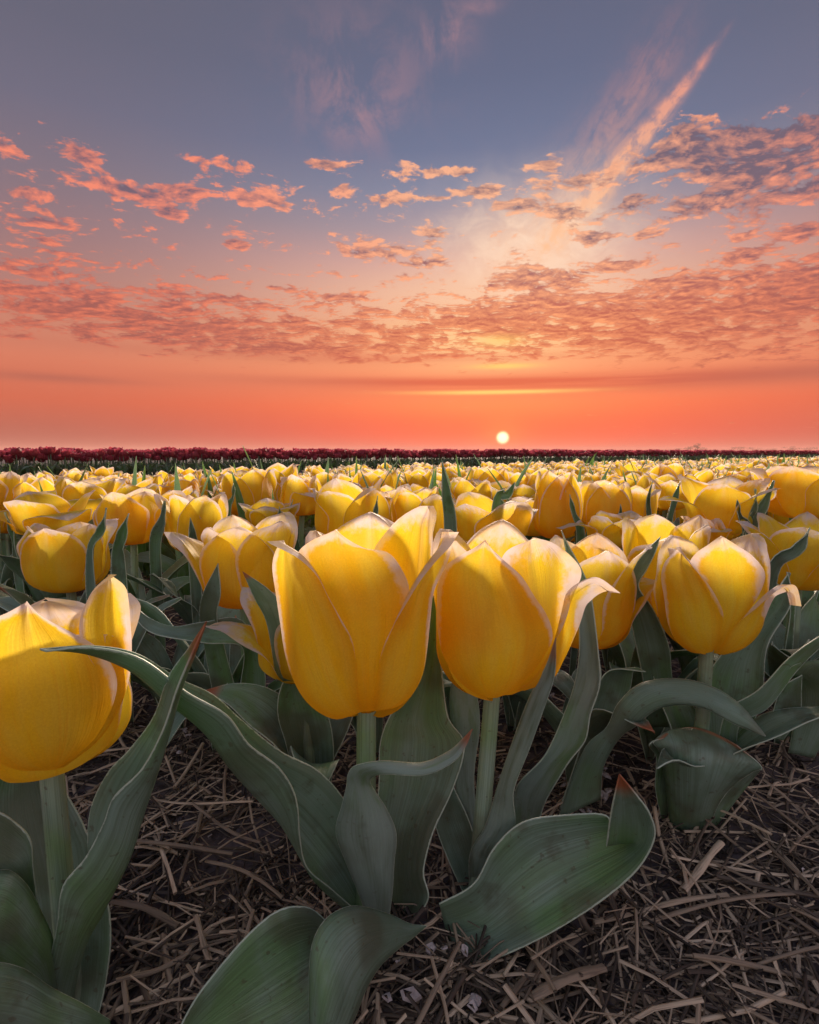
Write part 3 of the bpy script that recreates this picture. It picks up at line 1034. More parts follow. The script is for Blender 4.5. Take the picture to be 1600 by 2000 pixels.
# left, cut by the frame
L2 = sheet([((125, 1985, .221), (132, 1990, .219), (72, 1935, .210)), ((140, 1890, .221), (145, 1915, .216), (92, 1890, .206)), ((165, 1805, .221), (165, 1845, .214), (111, 1808, .202)),
            ((180, 1720, .221), (196, 1790, .213), (122, 1732, .199)), ((172, 1642, .220), (226, 1735, .211), (166, 1676, .198)), ((180, 1572, .218), (256, 1668, .208), (200, 1612, .196)),
            ((213, 1506, .214), (281, 1588, .205), (222, 1557, .194)), ((255, 1461, .209), (306, 1508, .201), (277, 1502, .192)), ((300, 1400, .203), (330, 1430, .197), (318, 1426, .189)),
            ((330, 1320, .196), (353, 1345, .192), (345, 1347, .186)), ((368, 1266, .190), (377, 1285, .188), (368, 1292, .184)), (403, 1214, .184)],
           nu=13, nv=70, rnd=0.8)
L2b = sheet([((150, 1995, .222), (190, 1995, .222)), ((142, 1930, .224), (205, 1930, .226)), ((142, 1850, .226), (216, 1850, .228)), ((150, 1780, .228), (214, 1780, .231)),
             ((160, 1720, .230), (200, 1720, .232)), (190, 1640, .236)], rnd=.1, camber=.005)
L2c = sheet([((90, 1975, .230), (120, 1975, .230)), ((30, 1850, .238), (165, 1850, .236)), ((-20, 1720, .244), (182, 1680, .240)), ((-40, 1620, .248), (166, 1618, .244)),
             ((-30, 1530, .250), (128, 1548, .249)), (50, 1440, .256)], rnd=.2, camber=.012)
L4 = sheet([((108, 1960, .218), (120, 1965, .218)), ((66, 1840, .212), (84, 1830, .212)), ((48, 1740, .206), (66, 1700, .208)), ((30, 1716, .203), (60, 1642, .206)),
            ((0, 1700, .201), (32, 1608, .205)), ((-40, 1680, .199), (-10, 1585, .203)), (-80, 1600, .200)], rnd=.15, camber=.004)
L3 = sheet([((100, 1975, .215), (118, 1965, .215)), ((78, 1925, .206), (105, 1845, .207)), ((40, 1900, .199), (82, 1784, .203)), ((5, 1880, .195), (46, 1722, .200)),
            ((-30, 1860, .191), (-2, 1700, .197)), (-90, 1760, .190)], rnd=.2, camber=-.010)
L5 = sheet([((215, 2045, .197), (214, 1992, .196)), ((170, 2080, .186), (160, 1960, .189)), ((110, 2100, .180), (98, 1928, .184)), ((40, 2100, .173), (38, 1889, .179)),
            ((-30, 2080, .168), (-30, 1886, .174)), (-100, 1960, .166)], rnd=.25, camber=-.008)
hand_tulip('large yellow tulip cut off by the left frame edge, broad front petal', 100, 1496, .226, [
    dict(st=[((92, 1505), (110, 1503)), ((30, 1503), (160, 1468)), ((-20, 1476), (195, 1430)), ((-55, 1430), (214, 1380)), ((-72, 1370), (217, 1335)), ((-75, 1310), (206, 1295)),
             ((-60, 1250), (176, 1258)), ((-25, 1215), (131, 1230)), ((15, 1196), (88, 1203)), (52, 1175)],
         Rm=.0352, Hh=.080, top=.92, curl=(.0, .10), seed=21),
    dict(st=[((112, 1501), (125, 1499)), ((170, 1460), (192, 1446)), ((202, 1400), (230, 1386)), ((192, 1330), (250, 1325)), ((166, 1284), (258, 1265)), ((148, 1238), (260, 1215)),
             ((150, 1196), (257, 1175)), ((172, 1152), (246, 1145)), (214, 1122)],
         Rm=.0352, Hh=.084, top=.96, rs=.91, curl=(.10, .0), seed=22, rimw=1.3),
    pet(-150, Rm=.034, Hh=.066, W=.036, top=.9, curl=(.2, .2), seed=23, rimw=1.3),
    pet(45, Rm=.0285, Hh=.066, W=.032, top=.95, curl=(.0, .0), curv=1.1, seed=24, tp=4.0, rimw=1.2),
    pet(145, Rm=.032, Hh=.069, W=.036, top=.94, curl=(.2, .2), seed=25, rimw=1.6, tp=4.5),
    pet(-85, Rm=.028, Hh=.066, W=.032, top=1.0, curl=(.0, .0), seed=26, flare=.006)],
    leaves=[L2, L2b, L2c, L4, L3, L5], foot_dx=.002, nu=25, nv=40, stem_r=.0047)

# right
L16 = sheet([((1400, 1460, .352), (1440, 1470, .350)), ((1420, 1388, .348), (1446, 1416, .345)), ((1480, 1348, .340), (1502, 1382, .338)), ((1540, 1286, .334), (1556, 1312, .332)),
             ((1600, 1243, .328), (1606, 1262, .327)), (1670, 1205, .322)], rnd=.1, camber=.003)
L17 = sheet([((1500, 1440, .345), (1530, 1446, .343)), ((1515, 1370, .340), (1562, 1398, .338)), ((1530, 1340, .336), (1566, 1350, .335)), (1567, 1318, .333)], rnd=.1, camber=.004)
L18 = sheet([((1385, 1480, .356), (1440, 1490, .356)), ((1370, 1420, .362), (1470, 1420, .362)), ((1365, 1360, .368), (1490, 1350, .370)), ((1400, 1290, .376), (1500, 1260, .378)),
             ((1490, 1190, .385), (1545, 1180, .385)), (1540, 1120, .390)], rnd=.2, camber=.010)
L19 = sheet([((1540, 1470, .35), (1590, 1480, .35)), ((1560, 1350, .345), (1640, 1380, .345)), ((1540, 1308, .335), (1620, 1320, .333)), ((1600, 1290, .330), (1660, 1300, .33)), (1720, 1310, .33)], rnd=.1, camber=-.004)
hand_tulip('yellow tulip at right with a side petal bent out to the right like a spout', 1380, 1272, .356, [
    dict(st=[((1376, 1277), (1392, 1273)), ((1348, 1273), (1402, 1256)), ((1320, 1251), (1409, 1226)), ((1303, 1215), (1411, 1198)), ((1296, 1165), (1399, 1165)), ((1291, 1125), (1381, 1132)),
             ((1297, 1098), (1359, 1104)), ((1312, 1082), (1343, 1084)), (1329, 1068)],
         Rm=.0345, Hh=.080, top=.94, curl=(.0, .14), seed=31),
    dict(st=[((1398, 1276), (1415, 1277)), ((1412, 1256), (1448, 1267)), ((1425, 1235), (1474, 1241)), ((1440, 1212), (1489, 1212)), ((1462, 1188), (1497, 1188)), ((1484, 1165), (1508, 1167)),
             ((1504, 1147), (1519, 1159)), ((1522, 1139), (1531, 1155)), ((1537, 1147), (1542, 1161)), (1547, 1182)],
         Rm=.0345, Hh=.080, top=.98, curl=(.14, .05), seed=32, rimw=1.5),
    pet(-160, Rm=.030, Hh=.074, W=.032, top=.9, curl=(.2, .2), seed=33, rimw=1.3),
    dict(st=[((1395, 1273), (1410, 1273)), ((1398, 1230), (1434, 1236)), ((1393, 1180), (1464, 1190)), ((1372, 1140), (1484, 1150)), ((1350, 1105), (1490, 1115)), ((1361, 1080), (1473, 1086)),
             ((1385, 1063), (1442, 1066)), (1410, 1047)],
         Rm=.0345, Hh=.082, top=.98, rs=.88, curl=(.0, .0), seed=34, rimw=2.0, ruffle=.0014),
    pet(104, Rm=.029, Hh=.079, W=.036, top=.94, curl=(.2, .2), seed=35, rimw=1.5, tp=4),
    pet(-95, Rm=.026, Hh=.070, W=.028, top=.92, curl=(.0, .0), seed=36, rimw=1.5)],
    leaves=[L16, L17, L18, L19], auto=rnd_leaves(random.Random(94), 3, 0.85), nu=21, nv=34, stem_r=.0044)

# behind the centre: left
LE1 = sheet([((452, 1440, .44), (500, 1440, .44)), ((470, 1330, .435), (520, 1320, .43)), ((474, 1262, .42), (474, 1214, .43)), ((400, 1258, .405), (400, 1214, .42)),
             ((335, 1246, .40), (340, 1223, .412)), ((282, 1226, .405), (290, 1206, .412)), ((250, 1184, .415), (258, 1172, .418)), (246, 1150, .42)], rnd=.1, camber=.006, wave=.001)
LE2 = sheet([((420, 1380, .44), (470, 1380, .44)), ((400, 1270, .435), (440, 1270, .435)), ((390, 1205, .425), (424, 1205, .42)), ((396, 1160, .42), (431, 1158, .415)), (426, 1100, .415)], rnd=.6, camber=.005)
LE3 = sheet([((540, 1330, .35), (580, 1330, .35)), ((522, 1220, .345), (556, 1200, .345)), ((496, 1166, .342), (530, 1156, .345)), (474, 1116, .34)], rnd=.9, camber=-.004)
hand_tulip('yellow tulip left behind the centre one with a petal spread to the left', 478, 1184, .462, [
    pet(12, Rm=.0345, Hh=.074, W=.0375, top=.84, curl=(.05, .28), curv=1.08, seed=41, tp=3.0),
    pet(-82, Rm=.033, Hh=.066, W=.030, top=1.05, curl=(.1, .3), curv=1.15, seed=42, flare=.019, tp=2.4),
    pet(140, Rm=.036, Hh=.078, W=.040, top=1.0, curl=(.25, .2), seed=43, rimw=1.2, tp=4.6, flare=.004),
    pet(62, Rm=.034, Hh=.077, W=.038, top=1.05, curl=(.1, .1), curv=1.1, seed=44, tp=4.6, flare=.004),
    pet(-40, Rm=.029, Hh=.072, W=.032, top=.95, curl=(.0, .0), seed=45, rimw=1.3),
    pet(-150, Rm=.032, Hh=.076, W=.034, top=.95, curl=(.1, .2), seed=46, rimw=1.4)],
    leaves=[LE1, LE2], auto=rnd_leaves(random.Random(90), 3, 0.85), nu=17, nv=28)
LM1 = sheet([((588, 1580, .37), (640, 1580, .37)), ((560, 1460, .365), (652, 1480, .362)), ((543, 1398, .362), (642, 1400, .36)), ((548, 1345, .36), (610, 1330, .36)), (580, 1280, .365)], rnd=.1, camber=.008)
hand_tulip('half hidden yellow tulip with splayed petals left of the largest tulip', 596, 1322, .372, [
    pet(-70, Rm=.030, Hh=.050, W=.030, top=1.1, curl=(.1, .25), curv=1.15, seed=51, flare=.022, flop=.006, tp=2.6),
    pet(-112, Rm=.028, Hh=.064, W=.028, top=1.1, curl=(.1, .2), curv=1.15, seed=52, flare=.014, flop=.004, tp=2.6),
    pet(30, Rm=.030, Hh=.060, W=.032, seed=53), pet(150, Rm=.030, Hh=.060, W=.032, seed=54),
    pet(90, Rm=.028, Hh=.060, W=.032, seed=55), pet(-165, Rm=.028, Hh=.060, W=.032, seed=56)], leaves=[LM1, LE3], auto=rnd_leaves(random.Random(91), 3, 0.85), nu=17, nv=26, foot_dx=.004)

# behind the centre: right
L14 = sheet([((1090, 1600, .352), (1172, 1560, .352)), ((1116, 1520, .350), (1180, 1500, .346)), ((1146, 1456, .346), (1212, 1440, .340)), ((1186, 1420, .340), (1240, 1416, .338)),
             ((1208, 1372, .342), (1280, 1388, .332)), ((1250, 1334, .342), (1330, 1378, .328)), ((1320, 1327, .340), (1382, 1384, .324)), ((1392, 1342, .334), (1430, 1412, .318)),
             ((1448, 1376, .326), (1466, 1428, .316)), (1495, 1438, .315)], nv=60, rnd=.6, camber=-.006, wave=.0008)
L14b = sheet([((1090, 1590, .37), (1130, 1590, .37)), ((1140, 1440, .375), (1200, 1440, .375)), ((1160, 1360, .38), (1230, 1350, .38)), ((1190, 1310, .38), (1240, 1305, .378)), (1262, 1312, .37)], rnd=.1, camber=.006)
hand_tulip('yellow tulip half covered by a tall leaf, right of the big pair', 1142, 1262, .398, [
    pet(8, Rm=.030, Hh=.078, W=.033, top=.86, curl=(.1, .2), curv=1.05, seed=61, tp=2.8),
    pet(92, Rm=.030, Hh=.066, W=.028, top=1.1, curl=(.2, .35), curv=1.2, seed=62, flare=.022, flop=.018, tp=2.6),
    pet(-150, Rm=.030, Hh=.080, W=.033, top=.95, seed=63, rimw=1.3),
    pet(55, Rm=.029, Hh=.080, W=.032, top=1.12, curl=(.1, .1), seed=64, tp=3.2, rimw=1.3, flare=.006), pet(150, Rm=.030, Hh=.082, W=.033, seed=65, rimw=1.3), pet(-70, Rm=.026, Hh=.076, W=.028, curl=(0, 0), seed=66)],
    leaves=[L14, L14b], auto=rnd_leaves(random.Random(92), 3, 0.85), nu=17, nv=28)
L13 = sheet([((1262, 1420, .40), (1330, 1420, .40)), ((1256, 1330, .395), (1314, 1330, .395)), ((1240, 1250, .390), (1306, 1260, .388)), ((1228, 1185, .386), (1276, 1190, .382)),
             ((1226, 1145, .384), (1248, 1146, .380)), ((1240, 1105, .382), (1264, 1112, .379)), ((1264, 1074, .381), (1280, 1080, .379)), (1290, 1048, .38)], nv=50, rnd=.3, camber=.006)
hand_tulip('yellow tulip with crumpled petals behind the spout petalled one at right', 1290, 1200, .44, [
    pet(-20, Rm=.031, Hh=.070, W=.036, top=.95, curl=(.2, .3), curv=1.15, seed=71, flare=.006, tp=3.6, ruffle=.003),
    pet(-75, Rm=.031, Hh=.060, W=.028, top=1.2, curl=(.1, .3), curv=1.2, seed=72, flare=.018, tp=2.6, ruffle=.003),
    pet(170, Rm=.031, Hh=.080, W=.034, seed=73), pet(40, Rm=.030, Hh=.078, W=.034, seed=74), pet(100, Rm=.030, Hh=.082, W=.034, seed=75, rimw=1.4),
    pet(-130, Rm=.030, Hh=.078, W=.034, seed=76)], leaves=[L13], auto=rnd_leaves(random.Random(93), 3, 0.85), nu=17, nv=26)
# a shoot without a flower
foot = P(1352, 1612, .352)
shoot = thing('tulip_shoot', (foot[0], foot[1], float(soil_z(foot[0], foot[1]))), 'flowerless tulip shoot, one broad leaf folded like a funnel on the straw', 'tulip shoot')
for st_ in ([((1308, 1618, .356), (1345, 1625, .350), (1384, 1618, .352)), ((1304, 1560, .352), (1350, 1570, .338), (1408, 1562, .345)), ((1296, 1500, .346), (1356, 1510, .330), (1440, 1528, .336)),
             ((1288, 1468, .340), (1356, 1462, .334), (1470, 1508, .330)), ((1276, 1450, .336), (1350, 1430, .346), (1488, 1497, .326)),
             ((1296, 1442, .338), (1356, 1421, .352), (1440, 1456, .334))],
            [((1292, 1600, .362), (1320, 1604, .360)), ((1280, 1540, .360), (1330, 1540, .362)), ((1282, 1480, .350), (1345, 1470, .362)), ((1272, 1450, .336), (1330, 1436, .356)), (1358, 1420, .362)],
            [((1380, 1615, .352), (1400, 1612, .354)), ((1410, 1560, .346), (1440, 1560, .352)), ((1460, 1500, .338), (1480, 1510, .346)), (1492, 1494, .330)]):
    V, Q, U, E = sheet(st_, nu=13, nv=40, rnd=.7)
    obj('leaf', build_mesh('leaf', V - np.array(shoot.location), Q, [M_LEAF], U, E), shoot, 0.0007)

# ------------------------------------------------------------------ the tulips of the second and third rows
SECOND = [  # label, cx, base y, distance, width px, height px, kind, spin, spikes
    ('open ruffled yellow tulip at left, standing above the cut off one', 138, 1158, .52, 138, 140, 'cup', 8, [((235, 1095), (252, 1003), .011), ((180, 1085), (208, 992), .008)]),
    ('rounded yellow tulip at left with two dark leaf spikes before it', 262, 1068, .66, 118, 112, 'cup', 0, [((308, 1066), (322, 978), .013)]),
    ('tall ragged yellow tulip between the rounded one and the spread one', 376, 1084, .64, 104, 124, 'ruffled', 30, [((378, 1080), (372, 1012), .010)]),
    ('wide flat yellow tulip at left behind the open ruffled one', 105, 1044, .70, 150, 82, 'open', 50, [((40, 1100), (10, 1000), .012)]),
    ('broad square topped yellow tulip right behind the largest tulip', 688, 1064, .60, 138, 124, 'cup', 32, [((735, 1040), (738, 968), .006)]),
    ('upright yellow tulip standing alone left of the square topped one', 590, 1010, .86, 86, 76, 'egg', 28, [((560, 1030), (572, 975), .008)]),
    ('ragged yellow tulip with curling rims behind the big tulip pair', 955, 1068, .58, 160, 100, 'ruffled', 20, [((880, 1032), (864, 903), .011), ((966, 1064), (990, 1022), .007), ((972, 990), (1006, 942), .010)]),
    ('tall egg shaped yellow tulip closed at its top, below the sun', 1082, 1054, .72, 92, 130, 'egg', 4, [((1132, 1045), (1113, 966), .009)]),
    ('second egg shaped yellow tulip, just right of the tall closed one', 1180, 1046, .76, 100, 100, 'egg', -10, [((1196, 1030), (1212, 985), .006)]),
    ('small pointed yellow tulip right of the two egg shaped ones', 1242, 1030, .86, 72, 82, 'cup', 40, [((1268, 1024), (1275, 940), .007), ((1300, 1028), (1332, 932), .013)]),
    ('large flaring yellow cup at right behind a split dark leaf', 1408, 1046, .60, 130, 108, 'open', 28, [((1456, 1046), (1440, 976), .008), ((1462, 1040), (1512, 938), .011), ((1460, 1030), (1475, 955), .006)]),
    ('large yellow tulip at the right frame edge, third row', 1562, 1016, .60, 138, 106, 'cup', 14, []),
    ('low yellow tulip peeping out between two leaves below the egg shaped pair', 1195, 1074, .62, 96, 70, 'ruffled', 8, [((1140, 1078), (1190, 1058), .008)]),
    ('yellow tulip at the right frame edge behind a bent leaf', 1556, 1152, .48, 146, 146, 'open', 20, [((1500, 1118), (1582, 1030), .011), ((1540, 1190), (1540, 1118), .009)]),
    ('small yellow tulip bud behind the spout petalled tulip', 1372, 1075, .56, 76, 62, 'egg', 0, []),
    ('orange tinged yellow tulip right of the square topped one', 816, 1066, .66, 100, 118, 'cup', 40, [((818, 1100), (848, 1013), .010)]),
    ('small open yellow tulip in the gap left of the square topped one', 526, 1034, .80, 84, 52, 'open', 14, [((448, 1004), (456, 944), .009), ((540, 1030), (546, 990), .007)]),
    ('yellow tulip cut by the left frame edge, third row', -8, 1000, .80, 84, 80, 'cup', 10, []),
    ('yellow tulip touching the right side of the wide flat one', 176, 1010, .86, 92, 74, 'ruffled', 22, []),
    ('yellow tulip left of the ragged curling one, third row', 760, 1030, .80, 80, 80, 'cup', 15, []),
    ('yellow tulip behind the pointed one near the bent leaf tip', 1310, 1000, .92, 70, 66, 'ruffled', 33, []),
]
for i, (lab, cx, by, y, wp, hp, kind, spin, spikes) in enumerate(SECOND):
    rg = random.Random(300 + i)
    Rm = wp * y / F / 2 * (0.94 if kind in ('open', 'ruffled') else 1.0)
    Hh = hp * y / F * (0.95 if kind != 'egg' else 1.0)
    ps = head_petals(kind, 700 + i, Rm=Rm, Hh=Hh, spin=R_(spin))
    sp = [spike(a, b, y - .03, y - .045, w, side=rg.uniform(-.5, .5), bend=rg.uniform(-.004, .004), rnd=rg.random() * 0.6) for a, b, w in spikes]
    hand_tulip(lab, cx, by - 4, y, ps, leaves=sp, auto=rnd_leaves(rg, 6, 1.05), nu=13, nv=20, lean=rg.uniform(0, .10), ldir=rg.uniform(0, 6.3), foot_dx=rg.uniform(-.01, .01))

# leafy plants whose flowers are hidden in the crowd: filled between by low leaves at the left and right
for i, (px, py, y, lab) in enumerate([(20, 1290, .42, 'leafy flowerless tulip shoot at the left frame edge, above the cut off tulip'),
                                      (330, 1200, .50, 'leafy flowerless tulip shoot in the shade below the tall ragged tulip'),
                                      (430, 1380, .46, 'dark leafy tulip shoot under the spread petalled tulip, by the straw'),
                                      (1560, 1300, .46, 'leafy flowerless tulip shoot at the right frame edge, above the straw'),
                                      (1240, 1290, .50, 'dark leafy tulip shoot between the two bent leaves at right'),
                                      (720, 1300, .44, 'dark leafy tulip shoot hidden behind the largest tulip'),
                                      (880, 1300, .46, 'dark leafy tulip shoot in the gap between the two biggest tulips'),
                                      (1010, 1300, .50, 'dark leafy tulip shoot behind the tulip with the curled over petal'),
                                      (180, 1250, .46, 'leafy tulip shoot right of the cut off tulip, partly behind it')]):
    rg = random.Random(50 + i)
    q = P(px, py, y)
    r = thing('tulip_shoot', (q[0], q[1], float(soil_z(q[0], q[1]))), lab, 'tulip shoot')
    for a in rnd_leaves(rg, 5, 0.95):
        V, Q, U, E = proc_leaf(**a)
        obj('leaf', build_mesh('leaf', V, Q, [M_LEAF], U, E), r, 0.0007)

# ------------------------------------------------------------------ the field behind
def edge_line(x):
    return 1.75 + (x + 1.42) * 0.77


def copy_plant(root, loc, rz, sc, label, group):
    r = root.copy()
    COL.objects.link(r)
    r.location, r.rotation_euler, r.scale = loc, (0, 0, rz), (sc, sc, sc)
    r['label'] = label
    r['group'] = group
    for ch in root.children:
        c = ch.copy()
        COL.objects.link(c)
        c.parent = r
    return r


def plant_arrays(kind, seed, nu, nv, leaves, hstem, petal_mat=0, stem_k=6, Rm=None, Hh=None, lnv=10, lnu=5, tall=0.55):
    rg = random.Random(seed)
    hl = np.array([rg.uniform(-.012, .012), rg.uniform(-.012, .012), hstem])
    lean, ld = rg.uniform(0, .14), rg.uniform(0, 6.3)
    heads = []
    for p in head_petals(kind, seed, Rm=Rm or rg.uniform(.028, .040), Hh=Hh or rg.uniform(.062, .084), spin=rg.uniform(0, 6.3)):
        V, Q, U, E = petal(nu, nv, **p)
        heads.append((tilt(V, lean, ld) + hl, Q, U, E))
    stem = stem_arrays((0, 0, 0), hl, .0045, .004, stem_k, 6)
    lv = []
    for a in rnd_leaves(rg, leaves, 1.0, tall):
        a.update(nu=lnu, nv=lnv)
        lv.append(proc_leaf(**a))
    return heads, stem, lv


KINDS_ = ['cup', 'ruffled', 'egg', 'ruffled', 'cup', 'egg', 'ruffled', 'open', 'egg', 'ruffled']
pts = []
rf = random.Random(77)
sp = 0.098
hand_xy = [tuple(o.location[:2]) for o in COL.objects if o.type == 'EMPTY']
yy = 0.88
row = 0
while yy < 9.5:
    xx = -0.92 * yy - 0.35
    while xx < 0.92 * yy + 0.35:
        x = xx + rf.uniform(-.030, .030) + (sp / 2 if row % 2 else 0)
        y = yy + rf.uniform(-.030, .030)
        if y < edge_line(x) and y > 0.88 and all((x - a) ** 2 + (y - b) ** 2 > .06 ** 2 for a, b in hand_xy):
            pts.append((x, y))
        xx += sp
    yy += sp * 0.92
    row += 1


def inview(x, y, m=0.0):
    return abs(x / y) < 0.746 + m


vis = sorted([p for p in pts if inview(*p, 0.01)], key=lambda p: p[1])
hid = [p for p in pts if not inview(*p, 0.01)]
N_HAND = 30
N_PART = 110
N_ONE = 300 - N_HAND - N_PART
parted, single, mass = vis[:N_PART], vis[N_PART:N_PART + N_ONE], vis[N_PART + N_ONE:] + hid

# columns of the field named by what stands in front of them
COLS = ['at the left frame edge', 'above the wide flat tulip', 'above the rounded tulip', 'above the tall ragged tulip', 'above the small open tulip',
        'above the square topped tulip', 'just left of the tall dark spike', 'below the sun', 'above the egg shaped pair', 'above the small pointed tulip',
        'above the large flaring cup', 'at the right frame edge']
ORD = ['nearest', 'second nearest', 'third nearest', 'fourth nearest', 'fifth nearest', 'sixth nearest', 'seventh nearest', 'eighth nearest', 'ninth nearest',
       'tenth nearest', 'eleventh nearest', 'twelfth nearest', 'thirteenth nearest', 'fourteenth nearest', 'fifteenth nearest', 'sixteenth nearest']
WORD = dict(cup='cup shaped', ruffled='ruffled', open='open', egg='closed')
count = {}


def field_label(x, y, kind):
    c = min(11, max(0, int((800 + F * x / y) / (1600 / 12))))
    k = (c, kind)
    count[k] = count.get(k, 0) + 1
    n = ORD[min(count[k] - 1, len(ORD) - 1)]
    return '%s %s yellow tulip in the crowd %s' % (n, WORD[kind], COLS[c])


protos = []
for i in range(12):
    kind = KINDS_[i % 10]
    heads, stem, lv = plant_arrays(kind, 900 + i, 11, 16, 3, 0.112 + 0.032 * ((i * 7) % 5) / 4, stem_k=8, lnv=16, lnu=5)
    protos.append((kind, heads, stem, lv))
made = {}
for i, (x, y) in enumerate(parted):
    k = i % 12
    kind, heads, stem, lv = protos[k]
    rz, sc = rf.uniform(0, 6.28), rf.uniform(.88, 1.07)
    loc = (x, y, float(soil_z(x, y)))
    lab = field_label(x, y, kind)
    if k not in made:
        r = thing('yellow_tulip', loc, lab, 'tulip', 'yellow tulips crowding the middle of the field')
        for V, Q, U, E in heads:
            obj('petal', build_mesh('petal', V, Q, [M_PETAL], U, E), r)
        V, Q, U, E = stem
        obj('stem', build_mesh('stem', V, Q, [M_STEM], U, E), r)
        for V, Q, U, E in lv:
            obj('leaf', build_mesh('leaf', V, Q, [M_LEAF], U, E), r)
        r.rotation_euler, r.scale = (0, 0, rz), (sc, sc, sc)
        made[k] = r
    else:
        copy_plant(made[k], loc, rz, sc, lab, 'yellow tulips crowding the middle of the field')

far_me = []
for i in range(10):
    heads, stem, lv = plant_arrays(KINDS_[i % 10], 1200 + i, 7, 10, 2, 0.110 + 0.030 * ((i * 7) % 5) / 4, stem_k=5, lnv=8, lnu=3)
    far_me.append(join([(*h, 0) for h in heads] + [(*stem, 1)] + [(*l, 2) for l in lv]))
far_mesh = [build_mesh('yellow_tulip', a[0], a[1], [M_PETAL, M_STEM, M_LEAF], a[2], a[3], a[4]) for a in far_me]
proto_far = None
for i, (x, y) in enumerate(single):
    o = bpy.data.objects.new('yellow_tulip', far_mesh[i % 10])
    COL.objects.link(o)
    s_ = rf.uniform(.85, 1.04)
    o.location, o.rotation_euler, o.scale = (x, y, float(soil_z(x, y))), (0, 0, rf.uniform(0, 6.28)), (s_, s_, s_)
    tag(o, 'small far yellow tulip in the dense band towards the red strip', 'tulip', 'small yellow tulips far back in the field')


def scatter(arrs, places, name, mats, smin, smax, zf):
    Vs, Qs, Us, Es, Fs = [], [], [], [], []
    o = 0
    for i, (x, y) in enumerate(places):
        V, Q, U, E, Fm = arrs[i % len(arrs)]
        a, s = rf.uniform(0, 6.28), rf.uniform(smin, smax)
        c, sn = math.cos(a) * s, math.sin(a) * s
        W = np.stack([V[:, 0] * c - V[:, 1] * sn + x, V[:, 0] * sn + V[:, 1] * c + y, V[:, 2] * s + zf], -1)
        Vs.append(W), Qs.append(Q + o), Us.append(U), Es.append(E), Fs.append(Fm)
        o += len(V)
    return build_mesh(name, np.vstack(Vs), np.vstack(Qs), mats, np.vstack(Us), np.vstack(Es), np.concatenate(Fs))


low = []
for i in range(10):
    heads, stem, lv = plant_arrays(KINDS_[i], 1500 + i, 5, 7, 2, 0.110 + 0.030 * ((i * 7) % 5) / 4, stem_k=4, lnv=6, lnu=3)
    low.append(join([(*h, 0) for h in heads] + [(*stem, 1)] + [(*l, 2) for l in lv]))
mm = obj('yellow_tulip_mass', scatter(low, mass, 'yellow_tulip_mass', [M_PETAL, M_LEAF, M_LEAF], .84, 1.03, -0.002))
tag(mm, 'farthest yellow tulips merging into one pale band', 'tulip mass', kind='stuff')

# the strip of red tulips
def red_line(x):
    return 5.4 + (x + 4.1) * 0.77


reds = []
yr = 0.0
while yr < 1.5:
    x = -7.0
    while x < 22:
        xx, yv = x + rf.uniform(-.04, .04), red_line(x) + yr + rf.uniform(-.04, .04)
        if abs(xx) < 0.95 * yv + 0.5:
            reds.append((xx, yv))
        x += 0.085
    yr += 0.105
rarr = []
for i in range(8):
    heads, stem, lv = plant_arrays(['cup', 'egg', 'cup', 'ruffled'][i % 4], 1800 + i, 5, 7, 3, 0.195 + 0.02 * ((i * 7) % 5) / 4, stem_k=4, lnv=6, lnu=3, tall=0.0,
                                   Rm=0.036 + 0.004 * (i % 3), Hh=0.070)
    rarr.append(join([(*h, 0) for h in heads] + [(*stem, 1)] + [(*l, 2) for l in lv]))
rvis = sorted([p for p in reds if inview(*p)], key=lambda p: (p[1] + 0.6 * (p[1] - red_line(p[0]))))
rset = set(rvis[:300])
red_mesh = [build_mesh('red_tulip', a[0], a[1], [M_RED, M_LEAF, M_LEAF], a[2], a[3], a[4]) for a in rarr]
for i, (x, y) in enumerate(rvis[:300]):
    o = bpy.data.objects.new('red_tulip', red_mesh[i % 8])
    COL.objects.link(o)
    s_ = rf.uniform(.72, 1.13)
    o.location, o.rotation_euler, o.scale = (x, y, -0.002), (0, 0, rf.uniform(0, 6.28)), (s_, s_, s_)
    tag(o, 'small crimson tulip at the nearer left end of the far red strip', 'tulip', 'crimson tulips at the left of the far strip')
rm = obj('red_tulip_mass', scatter(rarr, [p for p in reds if p not in rset], 'red_tulip_mass', [M_RED, M_LEAF, M_LEAF], .72, 1.13, -0.002))
tag(rm, 'far crimson tulips merging into a dark red strip under the sky', 'tulip mass', kind='stuff')

# ------------------------------------------------------------------ straw and chips on the soil
def straw(length, w, tone, bend, rg, seg=6, k=6, flat=0.6):
    n = seg
    s = np.linspace(-.5, .5, n)
    c = np.stack([s * length, bend * length * (s * s * 4 - .5), 0.0025 * np.sin(s * 4 + rg.uniform(0, 6))], -1)
    T = np.gradient(c, axis=0)
    T /= np.linalg.norm(T, axis=1, keepdims=True)
    A = np.cross(T, [0, 0, 1.0])
    B = np.array([0, 0, 1.0])
    th = np.linspace(0, 2 * math.pi, k + 1)
    wd = w * (1 - 0.25 * np.abs(s) + 0.12 * np.sin(s * 13 + tone * 9))
    V = c[:, None] + wd[:, None, None] * (np.cos(th)[None, :, None] * A[:, None] + flat * np.sin(th)[None, :, None] * B)
    UV = np.stack(np.meshgrid(s * length / 0.05, np.linspace(0, 1, k + 1), indexing='ij')[::-1], -1)
    E = np.stack([np.full((n, k + 1), tone), np.full((n, k + 1), rg.random())], -1)
    return V.reshape(-1, 3), grid_faces(n, k + 1), UV.reshape(-1, 2), E.reshape(-1, 2)


def ground_at(px, py):
    r = ray(px, py)
    t = H / -r[2]
    return np.array([r[0] * t, r[1] * t])


